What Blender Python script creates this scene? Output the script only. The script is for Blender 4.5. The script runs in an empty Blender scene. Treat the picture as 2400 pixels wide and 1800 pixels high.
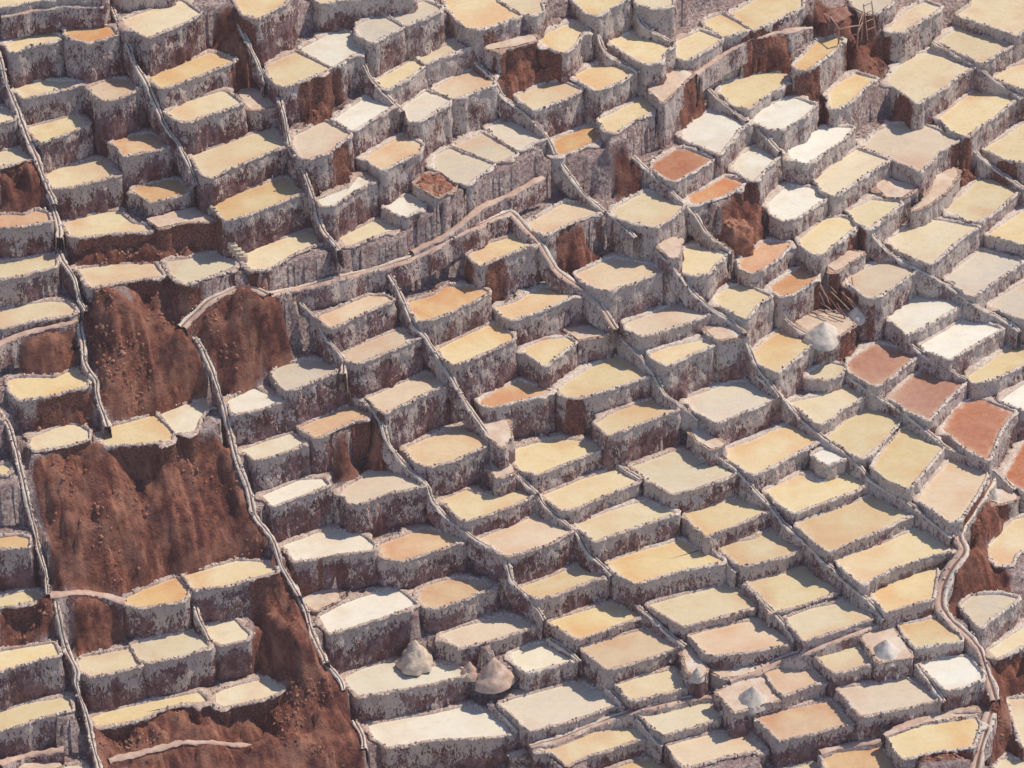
import bpy, math, random
import numpy as np
from mathutils import Vector

# ------------------------------------------------------------------ camera, light, exposure
scene = bpy.context.scene
col = scene.collection
PITCH = math.radians(35); DIST = 260.0
cam_data = bpy.data.cameras.new('camera'); cam_data.sensor_width = 36
cam_data.angle = 2 * math.atan(1200 / (36.0 * DIST))
cam_data.clip_start = 1; cam_data.clip_end = 2000
cam = bpy.data.objects.new('camera', cam_data); col.objects.link(cam)
cam.location = (0, -DIST * math.cos(PITCH), DIST * math.sin(PITCH))
cam.rotation_euler = (math.pi / 2 - PITCH, 0, 0)
scene.camera = cam

SUN_AZ, SUN_EL = math.radians(27), math.radians(57)      # azimuth from +X towards +Y
world = bpy.data.worlds.new('World'); scene.world = world; world.use_nodes = True
wn = world.node_tree.nodes; wl = world.node_tree.links
wn.clear()
sky = wn.new('ShaderNodeTexSky'); sky.sky_type = 'NISHITA'; sky.sun_disc = False
sky.sun_elevation = SUN_EL; sky.sun_rotation = math.pi / 2 - SUN_AZ
sky.altitude = 3000; sky.air_density = 1.0; sky.dust_density = 2.0
bg = wn.new('ShaderNodeBackground'); bg.inputs[1].default_value = 0.15
wo = wn.new('ShaderNodeOutputWorld')
wl.new(sky.outputs[0], bg.inputs[0]); wl.new(bg.outputs[0], wo.inputs[0])
sun_d = bpy.data.lights.new('sun', 'SUN'); sun_d.energy = 3.9; sun_d.angle = math.radians(0.5)
sun_d.color = (1.0, 0.885, 0.735)
sun = bpy.data.objects.new('sun', sun_d); col.objects.link(sun)
sv = Vector((math.cos(SUN_EL) * math.cos(SUN_AZ), math.cos(SUN_EL) * math.sin(SUN_AZ), math.sin(SUN_EL)))
sun.rotation_euler = sv.to_track_quat('Z', 'Y').to_euler(); sun.location = sv * 100
scene.view_settings.view_transform = 'Standard'; scene.view_settings.look = 'None'
scene.view_settings.exposure = 0.1; scene.view_settings.gamma = 1.0
scene.view_settings.use_curve_mapping = False
scene.cycles.max_bounces = 4; scene.cycles.diffuse_bounces = 3

# ------------------------------------------------------------------ surveyed data: water edges (x, y) at level z, earth banks, channels
PONDS=[
('c',20.75,[-33.78,13.11,-33.17,12.96,-29.53,14.17,-26.54,14.32,-26.73,16.63,-30.26,17.87,-34.11,16.16],'large cream pond above a yellow one, left edge, at the top'),
('c',19.93,[-25.48,15.61,-22.35,16.38,-21.61,18.86,-22.48,20.43,-26.46,18.39],'cream pond above a yellow one, one tenth across, at the top'),
('y',18.5,[-32.46,11.09,-31.87,11.17,-31.35,11.98,-30.32,12.21,-29.22,12.88,-30.09,13.71,-30.85,13.78,-32.8,12.21],'small yellow pond left of an orange one, above a cream one, left edge, one down'),
('o',18.82,[-29.08,12.86,-28.43,12.26,-27.48,11.74,-25.61,12.71,-26.15,13.76,-27.08,14.06,-29.0,13.61],'small orange tinted pond right of a yellow one, one tenth across, at the top'),
('y',19.05,[-25.22,13.67,-24.39,12.61,-23.58,11.94,-21.32,13.97,-20.34,15.18,-21.74,16.87,-22.42,16.71,-25.36,14.42],'yellow pond below a cream one, above a tan one, two tenths across, at the top'),
('c',16.01,[-31.64,9.37,-28.92,10.69,-27.93,11.42,-28.56,11.72,-29.9,11.57,-30.53,11.87,-32.48,10.98],'small cream pond below a yellow one, left of a tan one, left edge, one down'),
('t',15.97,[-27.14,10.17,-26.46,9.22,-25.94,9.22,-24.6,10.31,-24.28,11.05,-25.03,11.93,-26.17,12.08,-27.44,11.05],'small tan pink pond right of a cream one, one tenth across, one down'),
('y',16.35,[-23.59,11.15,-22.68,10.04,-19.1,12.77,-18.24,13.67,-19.44,14.64,-19.97,14.72,-23.64,11.74],'yellow pond left of a sandy ledge, above an orange one, two tenths across, one down'),
('y',14.93,[-21.75,8.56,-20.84,8.34,-19.69,9.14,-17.59,10.59,-18.66,12.06,-19.12,12.2,-21.31,10.88,-22.49,9.42],'yellow pond left of a sandy ledge, below a yellow one, two tenths across, one down'),
('c',14.12,[-30.76,7.44,-30.27,7.02,-28.67,8.3,-27.63,9.31,-28.49,10.55,-31.36,9.02],'cream pond right of a yellow one, below a cream one, one tenth across, two down'),
('o',13.12,[-25.89,8.5,-25.02,6.93,-22.4,8.07,-22.29,8.64,-23.52,9.94,-25.88,9.22],'orange tinted pond below a tan one, above an orange one, one tenth across, two down'),
('c',11.91,[-30.11,6.19,-29.71,5.06,-28.53,5.2,-26.37,6.19,-25.37,6.75,-25.85,7.17,-26.56,8.46,-27.04,8.74,-30.13,7.17],'cream pond left of an orange one, below a cream one, one tenth across, two down'),
('y',13.25,[-33.81,5.32,-32.93,5.46,-31.08,6.3,-31.84,7.87,-34.01,7.15],'small yellow pond below a cream one, left of a cream one, left edge, two down'),
('c',15.11,[-33.91,7.53,-33.04,7.82,-32.12,8.25,-32.71,9.7,-34.1,9.26],'small cream pond above a yellow one, below a yellow one, left edge, two down'),
('c',17.69,[-12.61,18.89,-9.86,19.55,-6.64,20.2,-6.58,22.09,-10.47,24.19,-14.34,20.58],'large cream pond above a grey one, four tenths across, at the top'),
('y',18.88,[-17.52,15.14,-16.68,14.77,-14.96,16.79,-14.42,19.02,-16.34,20.53,-18.61,18.28],'yellow pond above a cream one, three tenths across, at the top'),
('c',15.56,[-16.05,14.35,-15.94,13.09,-15.48,12.02,-14.83,11.67,-13.33,12.74,-11.93,13.99,-14.31,16.25,-15.8,14.89],'cream pond above a sandy ledge, left of a white one, three tenths across, one down'),
('w',15.57,[-11.84,14.15,-10.17,16.14,-9.18,17.05,-11.38,19.35,-14.13,16.5],'white pond left of a grey one, below a cream one, three tenths across, one down'),
('g',16.33,[-10.09,17.03,-9.14,16.02,-8.52,16.85,-7.17,18.13,-8.88,19.9,-10.4,18.32],'small grey beige pond right of a white one, four tenths across, at the top'),
('g',16.37,[-7.07,18.16,-4.89,20.11,-4.71,20.57,-5.94,21.61,-8.6,20.01],'small grey beige pond left of a yellow one, four tenths across, at the top'),
('y',15.15,[-4.37,22.62,-3.04,19.99,-2.48,19.81,-1.64,20.18,0.69,21.68,-1.0,23.76,-2.05,25.67,-4.88,24.9,-4.58,23.76],'large yellow pond left of a cream one, halfway across, at the top'),
('c',13.81,[-5.8,17.52,-4.15,18.89,-2.67,19.9,-3.8,20.74,-6.37,18.34],'small cream pond above a tan one, below a grey one, four tenths across, one down'),
('c',13.73,[-8.89,15.29,-8.32,14.39,-7.06,15.65,-5.76,17.55,-6.65,18.28,-8.81,15.83],'small cream pond above a grey one, below a grey one, four tenths across, one down'),
('t',12.23,[-3.94,15.65,-2.65,16.55,-1.17,17.46,-1.27,18.37,-2.58,19.65,-3.79,18.73,-5.44,16.91],'tan pink pond below a cream one, right of a grey one, halfway across, one down'),
('g',12.18,[-7.1,14.13,-6.84,12.71,-6.01,12.89,-5.48,13.6,-4.03,15.65,-5.72,16.91,-7.07,15.2],'grey beige pond below a cream one, above a tan one, four tenths across, one down'),
('w',12.93,[-10.41,10.42,-9.09,11.99,-7.94,13.41,-8.99,14.83,-9.81,14.65,-10.69,13.41,-11.82,11.82],'white pond below a cream one, left of a grey one, four tenths across, one down'),
('t',12.83,[-14.3,9.02,-13.73,7.31,-13.18,7.14,-11.86,7.99,-11.27,9.02,-10.59,10.24,-12.37,11.9,-14.21,10.06],'tan pink pond above a white one, below a cream one, three tenths across, two down'),
('y',12.62,[-19.91,5.45,-19.36,5.11,-17.66,6.8,-15.94,8.25,-14.71,9.03,-15.83,11.55,-18.37,9.63,-20.8,8.0],'large yellow pond below a sandy ledge, above a yellow one, two tenths across, two down'),
('y',10.68,[-18.51,3.01,-17.56,3.51,-15.4,5.0,-13.4,6.68,-14.75,8.47,-17.72,6.52,-19.44,5.17],'large yellow pond below a tan one, above a yellow one, two tenths across, three down'),
('t',11.03,[-9.15,9.37,-8.49,8.59,-7.43,9.71,-6.08,10.75,-5.92,11.79,-7.14,13.37,-9.72,10.23],'tan pink pond below a grey one, above a white one, four tenths across, two down'),
('w',10.3,[-12.28,5.43,-11.56,5.43,-10.36,7.12,-9.13,8.47,-10.06,9.16,-10.56,7.79,-12.59,6.27],'small white pond above a cream one, below a tan one, three tenths across, two down'),
('w',8.53,[-7.59,7.21,-6.86,6.87,-5.62,8.56,-6.92,9.58,-8.44,8.39],'small white pond left of an earth bed, four tenths across, three down'),
('g',9.48,[-1.07,12.03,0.4,13.25,-2.01,15.91,-3.95,14.22],'grey beige pond right of an earth bed, below a tan one, halfway across, two down'),
('g',9.43,[-5.11,11.59,-3.8,9.69,-2.98,9.34,-2.62,10.03,-1.16,11.93,-4.13,14.03,-5.13,13.16],'grey beige pond right of an earth bed, four tenths across, two down'),
('k',9.34,[-4.87,7.96,-3.61,9.32,-4.82,10.87,-5.83,10.69,-6.45,9.66],'small earth filled basin left of a grey one, four tenths across, two down'),
('s',13.84,[-1.55,19.39,0.32,19.76,1.63,20.59,1.35,21.34,-1.74,19.85],'small dry sandy ledge below a cream one, above a tan one, halfway across, one down'),
('s',14.08,[-17.63,12.03,-16.94,11.15,-15.33,11.68,-15.91,12.38,-16.54,13.98,-17.99,13.62],'small dry sandy ledge below a cream one, three tenths across, one down'),
('c',15.15,[-0.9,23.67,0.6,21.78,1.44,21.68,2.1,22.25,1.92,23.38,2.4,24.91,-0.71,24.14],'small cream pond above a sandy ledge, halfway across, at the top'),
('y',14.29,[4.67,24.13,5.13,23.56,5.69,23.18,7.72,25.27,8.31,26.43,7.21,28.17,4.51,26.81,4.12,25.46],'yellow pond left of a cream one, six tenths across, at the top'),
('c',13.98,[8.58,25.44,9.6,24.68,10.94,25.06,11.03,27.76,8.32,26.59],'small cream pond right of a yellow one, six tenths across, at the top'),
('y',13.27,[1.92,21.58,2.38,20.83,3.4,19.91,4.07,20.65,4.65,22.33,5.04,23.27,4.2,23.93,3.54,23.83,1.92,22.14],'yellow pond right of a sandy ledge, below a cream one, halfway across, at the top'),
('y',11.2,[4.17,20.1,4.91,19.37,5.74,18.45,6.69,19.18,7.74,20.1,8.05,21.21,6.66,22.51,5.8,22.14,4.27,20.65],'yellow pond left of a cream one, above an orange one, six tenths across, one down'),
('c',11.97,[6.95,23.25,7.86,21.94,9.05,20.64,10.01,21.01,10.32,21.94,11.11,23.25,10.46,23.63,8.6,24.95,6.59,24.19],'cream pond above a sandy ledge, right of a yellow one, six tenths across, one down'),
('c',11.01,[11.23,23.21,11.79,22.83,12.47,23.39,13.46,24.33,14.47,25.75,12.98,26.9,11.31,25.47],'cream pond above a sandy ledge, left of a yellow one, seven tenths across, one down'),
('c',11.04,[13.39,27.52,14.57,25.89,16.44,26.94,15.71,27.9,14.62,29.16,13.43,28.48],'small cream pond left of a yellow one, seven tenths across, at the top'),
('y',11.0,[0.97,16.81,1.43,16.09,2.74,17.17,4.24,18.25,4.63,18.98,3.33,20.08,2.39,19.9,0.23,18.25],'yellow pond above a grey one, below a sandy ledge, halfway across, one down'),
('y',9.44,[6.28,16.15,6.93,15.97,8.46,17.76,10.2,19.4,10.03,19.94,8.82,20.49,7.08,18.85,5.84,17.76],'yellow pond left of a sandy ledge, above a red one, six tenths across, one down'),
('s',10.28,[10.15,18.35,10.55,19.08,12.26,22.21,11.23,22.77,9.87,21.65,9.26,20.18],'small dry sandy ledge below a cream one, seven tenths across, one down'),
('o',8.58,[2.83,15.41,3.1,14.53,4.22,15.06,5.35,15.95,6.31,17.38,5.67,18.1,4.73,18.01,2.79,16.39],'orange tinted pond below a yellow one, above a tan one, six tenths across, two down'),
('w',7.13,[11.83,18.67,14.02,16.88,14.54,18.13,15.27,19.75,16.09,21.03,14.26,22.68,13.79,22.86,12.5,21.57,11.58,19.75],'white pond above a red one, below a cream one, seven tenths across, two down'),
('b',6.88,[9.39,15.51,10.46,14.11,10.92,13.84,12.27,15.16,13.64,16.75,11.81,18.09,11.16,18.09,9.5,16.4],'brick red pond above an orange one, below a white one, seven tenths across, two down'),
('a',5.38,[12.06,13.53,12.62,13.44,14.15,14.4,15.82,16.15,14.45,16.95,12.88,15.27,11.73,14.57],'small bright orange pond below a red one, seven tenths across, two down'),
('g',9.54,[-0.89,14.92,0.5,13.42,1.24,14.39,2.27,14.92,0.79,16.97,-0.62,17.51,-1.64,16.53],'grey beige pond below a yellow one, left of an orange one, halfway across, two down'),
('y',11.04,[15.91,27.9,16.63,26.85,18.74,28.68,20.27,30.04,20.2,32.19,17.24,31.41,15.11,29.26],'yellow pond right of a cream one, seven tenths across, at the top'),
('g',9.39,[24.06,33.33,24.75,31.95,25.64,32.15,26.81,33.33,27.15,35.12,23.8,35.12],'grey beige pond left of a cream one, nine tenths across, at the top'),
('c',8.09,[26.65,31.68,27.63,31.68,28.74,33.25,29.91,34.24,30.6,35.33,29.48,36.13,28.74,35.63,27.64,34.24,26.62,32.46],'small cream pond right of a grey one, nine tenths across, at the top'),
('c',6.96,[35.7,33.25,38.49,36.22,40.18,42.31,34.11,42.31,32.96,37.62,31.74,36.22],'large cream pond above a yellow one, right edge, at the top'),
('y',6.22,[31.6,31.99,33.14,30.64,34.35,31.99,35.55,33.16,31.94,35.73,30.28,33.75],'yellow pond right of a cream one, below a cream one, right edge, one down'),
('y',8.82,[19.69,25.25,20.26,25.16,21.52,26.76,22.37,28.1,23.14,29.35,22.59,29.93,21.49,29.44,19.44,25.82],'small yellow pond below a grey one, above a white one, eight tenths across, one down'),
('y',6.35,[21.94,24.16,22.52,24.16,23.55,25.28,24.56,27.16,25.51,28.3,24.11,29.06,23.06,27.92,22.09,26.41],'yellow pond right of a white one, above a white one, eight tenths across, one down'),
('c',5.79,[26.53,28.48,28.16,25.84,29.0,26.59,30.39,28.1,31.41,29.63,32.59,30.78,29.64,32.91,28.63,32.72,27.1,30.78,26.38,29.05],'large cream pond above a tan one, below a cream one, nine tenths across, one down'),
('y',4.79,[34.6,30.56,36.07,29.41,37.59,30.95,37.64,33.27,35.6,32.69,34.09,31.33],'yellow pond above a cream one, right of a cream one, right edge, one down'),
('c',4.07,[30.51,24.97,31.6,24.23,32.38,25.34,33.91,27.02,35.62,29.47,34.13,30.24,32.69,30.62,31.01,28.34,29.9,26.83],'large cream pond left of a yellow one, below a yellow one, right edge, one down'),
('y',2.28,[34.23,24.18,35.65,23.63,37.03,24.92,37.53,28.65,36.21,29.03,34.75,27.34,33.02,25.66],'yellow pond right of a cream one, above a cream one, right edge, two down'),
('t',3.72,[26.23,21.86,28.01,20.23,28.75,21.14,29.57,22.77,31.16,24.43,28.92,26.47,26.79,26.66,25.45,25.54,24.23,23.51],'large tan pink pond above a sandy ledge, nine tenths across, two down'),
('c',3.74,[21.16,17.69,21.78,16.99,22.69,17.87,24.46,20.02,26.02,21.64,23.92,23.19,22.05,21.1,20.68,19.12],'cream pond below a white one, left of a sandy ledge, eight tenths across, two down'),
('w',3.48,[17.53,15.11,18.33,14.24,19.2,14.59,20.41,15.99,21.83,17.58,20.57,18.64,18.77,18.64,17.43,16.69],'white pond above a cream one, left of a cream one, eight tenths across, three down'),
('s',2.47,[25.68,18.82,26.71,18.65,27.78,20.07,26.98,20.79,25.95,21.15,25.13,20.43],'small dry sandy ledge above a cream one, nine tenths across, two down'),
('c',2.32,[23.38,15.87,24.27,15.17,25.52,16.75,26.69,18.33,26.44,18.69,24.64,18.87,23.02,17.45],'cream pond below a sandy ledge, left of a sandy ledge, nine tenths across, three down'),
('c',0.74,[31.29,18.52,32.24,18.52,33.87,20.47,35.25,22.63,34.22,23.91,33.12,24.64,31.22,21.91,29.9,20.12],'cream pond right of a sandy ledge, left of a yellow one, right edge, three down'),
('s',1.89,[28.77,20.09,27.35,17.96,28.46,18.67,29.95,20.45,31.03,22.8,30.73,23.71,29.58,22.8],'small dry sandy ledge left of a cream one, nine tenths across, two down'),
('c',7.72,[14.4,23.93,15.18,22.27,16.21,21.9,17.24,23.37,18.66,24.87,19.24,26.65,17.52,26.94,14.45,25.24],'cream pond above a white one, left of a yellow one, seven tenths across, one down'),
('w',6.95,[16.51,21.51,17.5,20.42,18.54,20.42,19.97,22.06,21.02,23.73,19.54,24.66,18.27,24.28,16.95,22.8],'white pond below a cream one, left of a yellow one, eight tenths across, one down'),
('w',5.09,[19.14,19.64,20.05,18.93,21.37,20.37,22.72,22.0,23.7,23.75,21.7,24.03,20.29,22.92,18.92,20.73],'white pond above a cream one, below a yellow one, eight tenths across, two down'),
('w',5.58,[15.91,16.18,16.28,16.0,17.31,17.78,18.36,19.57,16.79,20.48,15.7,19.57,14.96,17.96],'white pond right of an orange one, below a white one, seven tenths across, two down'),
('o',10.94,[-24.15,5.75,-23.27,4.83,-21.01,5.92,-21.07,6.76,-21.85,7.7,-22.48,7.61,-24.67,6.76],'orange tinted pond above a sandy ledge, below an orange one, two tenths across, two down'),
('o',10.95,[-33.25,1.84,-31.84,1.92,-29.6,2.58,-29.87,3.57,-30.62,3.98,-31.28,3.4,-33.6,3.4],'small orange tinted pond above a yellow one, below a yellow one, left edge, three down'),
('c',9.68,[-28.46,2.9,-27.9,2.66,-24.91,3.23,-23.14,3.4,-23.65,4.22,-24.47,4.39,-25.47,5.64,-26.38,5.81,-28.97,4.56],'cream pond left of an orange one, above a cream one, one tenth across, three down'),
('s',9.98,[-22.76,3.26,-21.2,4.01,-18.96,4.09,-19.71,4.59,-20.58,5.59,-23.56,4.42],'small dry sandy ledge below an orange one, two tenths across, three down'),
('y',8.73,[-33.3,-0.92,-32.61,-0.76,-30.9,-0.2,-29.2,0.61,-29.44,2.24,-31.52,1.58,-33.51,1.02],'yellow pond below an orange one, left of a cream one, left edge, three down'),
('c',7.92,[-26.93,-0.49,-23.9,0.4,-22.33,0.88,-23.06,2.34,-25.82,2.18,-27.93,1.69],'cream pond below a sandy ledge, right of a yellow one, one tenth across, four down'),
('c',7.98,[-21.89,0.94,-20.91,-0.35,-19.46,0.62,-17.75,1.92,-19.02,3.63,-20.5,2.9,-22.26,2.49],'cream pond below a sandy ledge, left of a yellow one, two tenths across, three down'),
('y',6.71,[-33.17,-3.52,-32.49,-3.37,-30.36,-2.58,-28.05,-1.79,-27.91,-1.31,-28.53,-0.36,-29.7,-0.2,-31.44,-0.68,-33.22,-1.47],'yellow pond left of a cream one, below an orange one, left edge, four down'),
('y',3.88,[-31.66,-6.54,-30.97,-7.3,-29.26,-6.84,-27.07,-5.77,-26.94,-5.31,-28.05,-3.77,-29.02,-4.7,-31.23,-4.7,-31.99,-5.0],'yellow pond above a cream one, left of a white one, left edge, halfway down'),
('y',8.1,[-17.32,2.22,-16.64,1.25,-15.75,1.25,-14.05,3.2,-12.31,4.69,-12.15,5.02,-13.09,6.02,-15.47,4.69,-17.46,3.2],'yellow pond right of a cream one, below a white one, three tenths across, three down'),
('c',7.73,[-10.79,4.76,-10.52,4.59,-8.75,5.92,-7.32,6.76,-8.25,7.43,-9.16,7.6,-11.28,5.75],'small cream pond below a white one, above a tan one, four tenths across, three down'),
('c',5.35,[-2.15,5.93,0.13,7.6,1.6,8.77,0.13,9.53,-1.53,8.77,-2.98,7.26],'cream pond left of a tan one, above a yellow one, halfway across, three down'),
('t',4.7,[-11.67,-0.41,-9.58,1.35,-7.73,2.81,-8.2,3.38,-9.37,3.46,-11.4,1.84,-12.62,0.95],'tan pink pond below a cream one, above a grey one, three tenths across, four down'),
('o',3.7,[-6.58,3.31,-6.1,1.86,-5.11,2.18,-3.32,3.48,-1.52,5.28,-2.25,5.93,-4.26,6.1,-5.16,4.95,-6.78,4.13],'orange tinted pond above a yellow one, below a cream one, four tenths across, four down'),
('t',2.69,[-10.62,-1.27,-9.98,-1.59,-7.35,0.47,-5.93,1.59,-6.75,2.23,-7.48,2.39,-9.61,0.95,-10.75,-0.17],'tan pink pond above an orange one, below a tan one, four tenths across, four down'),
('y',1.62,[-4.39,0.6,-3.84,-0.19,-2.4,0.76,0.13,2.84,-0.06,3.48,-1.15,4.78,-3.33,3.16,-4.77,1.87],'yellow pond below an orange one, above an orange one, halfway across, four down'),
('t',0.13,[-8.75,-2.77,-8.19,-3.39,-7.05,-2.31,-5.55,-1.06,-4.03,-0.12,-5.59,1.15,-7.38,-0.12,-9.41,-1.69],'tan pink pond below a tan one, above a tan one, four tenths across, halfway down'),
('g',2.18,[-15.23,-2.57,-14.46,-3.81,-13.76,-3.5,-12.21,-2.26,-10.99,-1.16,-12.1,-0.37,-13.36,-0.37,-14.95,-0.85,-15.44,-1.79],'grey beige pond above an orange one, below a tan one, three tenths across, halfway down'),
('t',5.81,[1.42,9.41,2.15,8.9,4.19,10.6,5.97,11.8,4.59,12.92,3.57,13.01,2.35,11.8,1.05,10.43],'tan pink pond right of a cream one, below an orange one, halfway across, three down'),
('y',5.69,[7.34,10.96,9.44,10.02,10.58,11.13,11.47,12.68,10.03,14.24,9.01,14.59,7.01,12.68,6.62,11.82],'yellow pond above a sandy ledge, below a red one, six tenths across, three down'),
('s',4.32,[10.43,8.5,10.98,8.5,11.42,10.53,10.69,10.87,9.74,10.02],'small dry sandy ledge left of a cream one, seven tenths across, three down'),
('c',2.88,[11.31,9.01,11.94,8.51,13.06,8.68,13.47,9.69,14.36,11.04,12.83,12.23,11.7,12.06,11.26,10.02],'cream pond right of a sandy ledge, above a yellow one, seven tenths across, three down'),
('t',3.14,[4.73,7.45,5.81,6.45,6.45,6.29,8.78,7.78,10.2,8.95,8.37,9.79,6.62,10.3,4.19,8.28],'tan pink pond above a sandy ledge, below a yellow one, six tenths across, four down'),
('y',0.88,[13.65,8.18,14.97,6.69,15.5,6.36,16.32,8.01,17.3,9.01,15.97,10.19,15.14,10.52,14.09,9.85,13.49,8.85],'yellow pond above a sandy ledge, below an orange one, seven tenths across, four down'),
('t',0.68,[7.66,5.51,8.56,4.54,10.14,5.35,12.48,6.66,13.16,7.32,11.9,8.32,10.98,8.48,9.28,7.32,7.49,6.17],'tan pink pond above a yellow one, below a cream one, six tenths across, four down'),
('s',-0.04,[13.55,5.26,14.75,5.42,15.51,5.75,15.26,6.4,14.18,7.06,12.95,6.24],'small dry sandy ledge below a yellow one, seven tenths across, four down'),
('y',-0.39,[9.28,3.5,10.17,2.7,12.05,4.15,13.47,5.29,12.57,5.77,10.8,5.12,9.02,4.15],'yellow pond below a tan one, left of a sandy ledge, seven tenths across, halfway down'),
('s',0.32,[4.35,4.57,6.56,5.38,6.76,6.04,5.11,6.2,3.63,5.87],'small dry sandy ledge right of a yellow one, six tenths across, four down'),
('y',-1.46,[3.58,0.57,4.4,0.57,6.88,1.84,9.29,3.28,8.94,3.6,7.05,5.54,6.5,5.37,4.63,3.6,2.96,1.68],'large yellow pond below a sandy ledge, above a yellow one, six tenths across, halfway down'),
('y',2.37,[-0.6,4.32,0.13,4.0,2.51,5.47,4.36,7.11,4.18,7.45,1.98,7.94,0.31,6.29,-1.06,5.47],'yellow pond left of a sandy ledge, below a cream one, halfway across, four down'),
('y',0.32,[1.04,2.96,2.13,1.52,3.23,3.12,4.25,4.41,3.62,5.06,1.96,4.73,0.77,3.76],'yellow pond left of a sandy ledge, above an orange one, halfway across, halfway down'),
('o',-1.39,[-1.96,-0.31,-1.32,-0.62,1.4,0.48,2.59,1.27,0.4,2.54,-0.87,1.59,-2.05,0.16],'orange tinted pond above a sandy ledge, below a yellow one, halfway across, halfway down'),
('y',-1.85,[16.36,4.97,17.51,4.01,18.8,5.62,20.22,7.75,18.16,9.07,17.88,9.07,16.07,6.44],'yellow pond right of a sandy ledge, above a grey one, eight tenths across, halfway down'),
('a',1.99,[15.3,10.53,16.02,10.03,16.6,10.53,17.99,12.06,18.84,13.95,17.07,14.12,15.26,11.72],'bright orange pond above a yellow one, below a white one, seven tenths across, three down'),
('a',0.66,[17.89,9.34,18.74,9.51,20.13,11.03,21.07,12.55,19.6,13.07,18.2,11.53,17.3,10.52],'bright orange pond above a sandy ledge, below a cream one, eight tenths across, four down'),
('c',2.14,[19.54,13.2,20.32,12.17,20.88,12.17,22.33,14.24,23.69,16.15,22.52,16.94,21.47,16.85,19.51,14.24],'cream pond above a sandy ledge, below a white one, eight tenths across, three down'),
('c',0.58,[26.07,15.26,27.91,13.54,28.46,13.36,30.11,15.96,32.02,18.06,28.5,19.3,27.17,18.24,25.88,16.48],'large cream pond left of a grey one, nine tenths across, three down'),
('y',-0.27,[35.15,17.08,35.97,16.91,37.21,19.55,36.83,22.23,35.61,21.51,33.87,19.73,32.77,18.31],'yellow pond right of a cream one, above a grey one, right edge, three down'),
('g',-1.19,[30.83,12.29,31.29,12.12,33.31,14.51,35.03,16.41,32.32,17.98,30.8,16.06,29.52,14.51],'grey beige pond right of a cream one, below a yellow one, right edge, four down'),
('g',-2.41,[34.39,11.24,35.48,10.9,36.65,12.92,36.55,16.35,35.16,15.66,33.98,14.63,32.41,13.09],'grey beige pond above a cream one, right of a white one, right edge, four down'),
('s',0.93,[21.86,11.97,23.9,14.2,22.96,14.37,22.06,13.51,21.34,12.65],'small dry sandy ledge below a cream one, eight tenths across, three down'),
('t',-0.04,[22.85,12.07,23.75,10.22,24.5,10.22,26.03,11.9,27.58,13.61,25.61,14.99,24.32,14.13,22.62,12.76],'tan pink pond below a cream one, above a sandy ledge, nine tenths across, four down'),
('w',-2.05,[26.54,8.7,27.24,9.19,28.86,10.7,30.63,12.55,28.74,13.57,27.69,13.57,26.49,12.72,25.25,11.37],'white pond right of a tan one, above a red one, nine tenths across, four down'),
('w',-3.0,[27.77,8.26,29.26,7.11,29.77,7.61,31.62,9.42,33.27,10.92,30.93,12.1,29.91,11.26,27.46,8.92],'white pond left of a cream one, above a red one, nine tenths across, four down'),
('b',-3.47,[22.54,6.49,23.91,4.87,24.55,4.87,26.0,6.81,27.46,8.62,24.66,9.94,23.55,8.95,22.51,7.47],'brick red pond above a yellow one, below a sandy ledge, nine tenths across, halfway down'),
('c',-4.4,[30.95,6.36,32.71,7.18,34.57,8.65,35.91,9.15,35.25,10.81,33.85,10.97,32.55,9.31,30.57,7.18],'cream pond above a white one, right of a white one, right edge, halfway down'),
('c',-3.45,[20.16,5.65,20.99,5.49,21.95,5.98,22.39,7.12,21.12,7.61,19.83,6.3],'small cream pond above a yellow one, below a sandy ledge, eight tenths across, halfway down'),
('s',-1.56,[20.57,7.48,21.9,7.98,22.91,9.14,22.28,10.81,19.99,10.31,19.02,9.64],'dry sandy ledge above a cream one, below an orange one, eight tenths across, four down'),
('c',1.64,[-30.34,-8.98,-29.94,-9.58,-27.89,-8.98,-26.72,-8.39,-26.8,-7.48,-27.56,-6.8,-28.28,-6.65,-30.34,-8.09],'cream pond below a yellow one, right of a yellow one, one tenth across, six down'),
('y',1.2,[-25.68,-8.53,-21.6,-7.93,-21.49,-7.02,-22.87,-5.05,-25.43,-6.27,-25.94,-7.48],'yellow pond left of a white one, one tenth across, six down'),
('v',1.21,[-21.39,-7.19,-20.17,-6.88,-19.91,-5.52,-19.29,-3.98,-19.69,-3.36,-21.17,-3.91,-22.52,-4.9],'off white pond right of a yellow one, two tenths across, halfway down'),
('w',1.41,[-16.13,-4.74,-14.49,-3.74,-15.4,-3.35,-16.7,-2.26,-18.22,-3.81,-17.78,-5.35],'white pond left of a grey one, above a white one, two tenths across, halfway down'),
('v',-0.93,[-16.44,-7.18,-14.45,-6.2,-13.25,-5.14,-14.28,-4.15,-17.31,-5.9],'off white pond below a white one, above a white one, three tenths across, six down'),
('y',-5.9,[-20.11,-14.1,-17.95,-13.67,-16.15,-12.81,-14.86,-12.24,-15.53,-11.23,-17.57,-11.08,-20.82,-12.67],'yellow pond above a cream one, right of an amber one, two tenths across, seven down'),
('e',-6.09,[-24.13,-15.56,-23.42,-15.7,-20.59,-14.99,-20.4,-13.86,-21.28,-12.57,-23.38,-13.84,-24.44,-14.85],'amber pond above a cream one, left of a yellow one, two tenths across, eight down'),
('c',0.86,[-32.62,-11.18,-31.76,-11.1,-31.46,-10.59,-31.71,-9.85,-32.96,-10.44],'small cream pond below a yellow one, above a yellow one, left edge, six down'),
('y',-2.05,[-32.69,-14.97,-31.93,-14.83,-30.11,-14.83,-30.21,-13.83,-31.03,-13.47,-32.8,-13.97],'small yellow pond above a cream one, below a cream one, left edge, seven down'),
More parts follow.
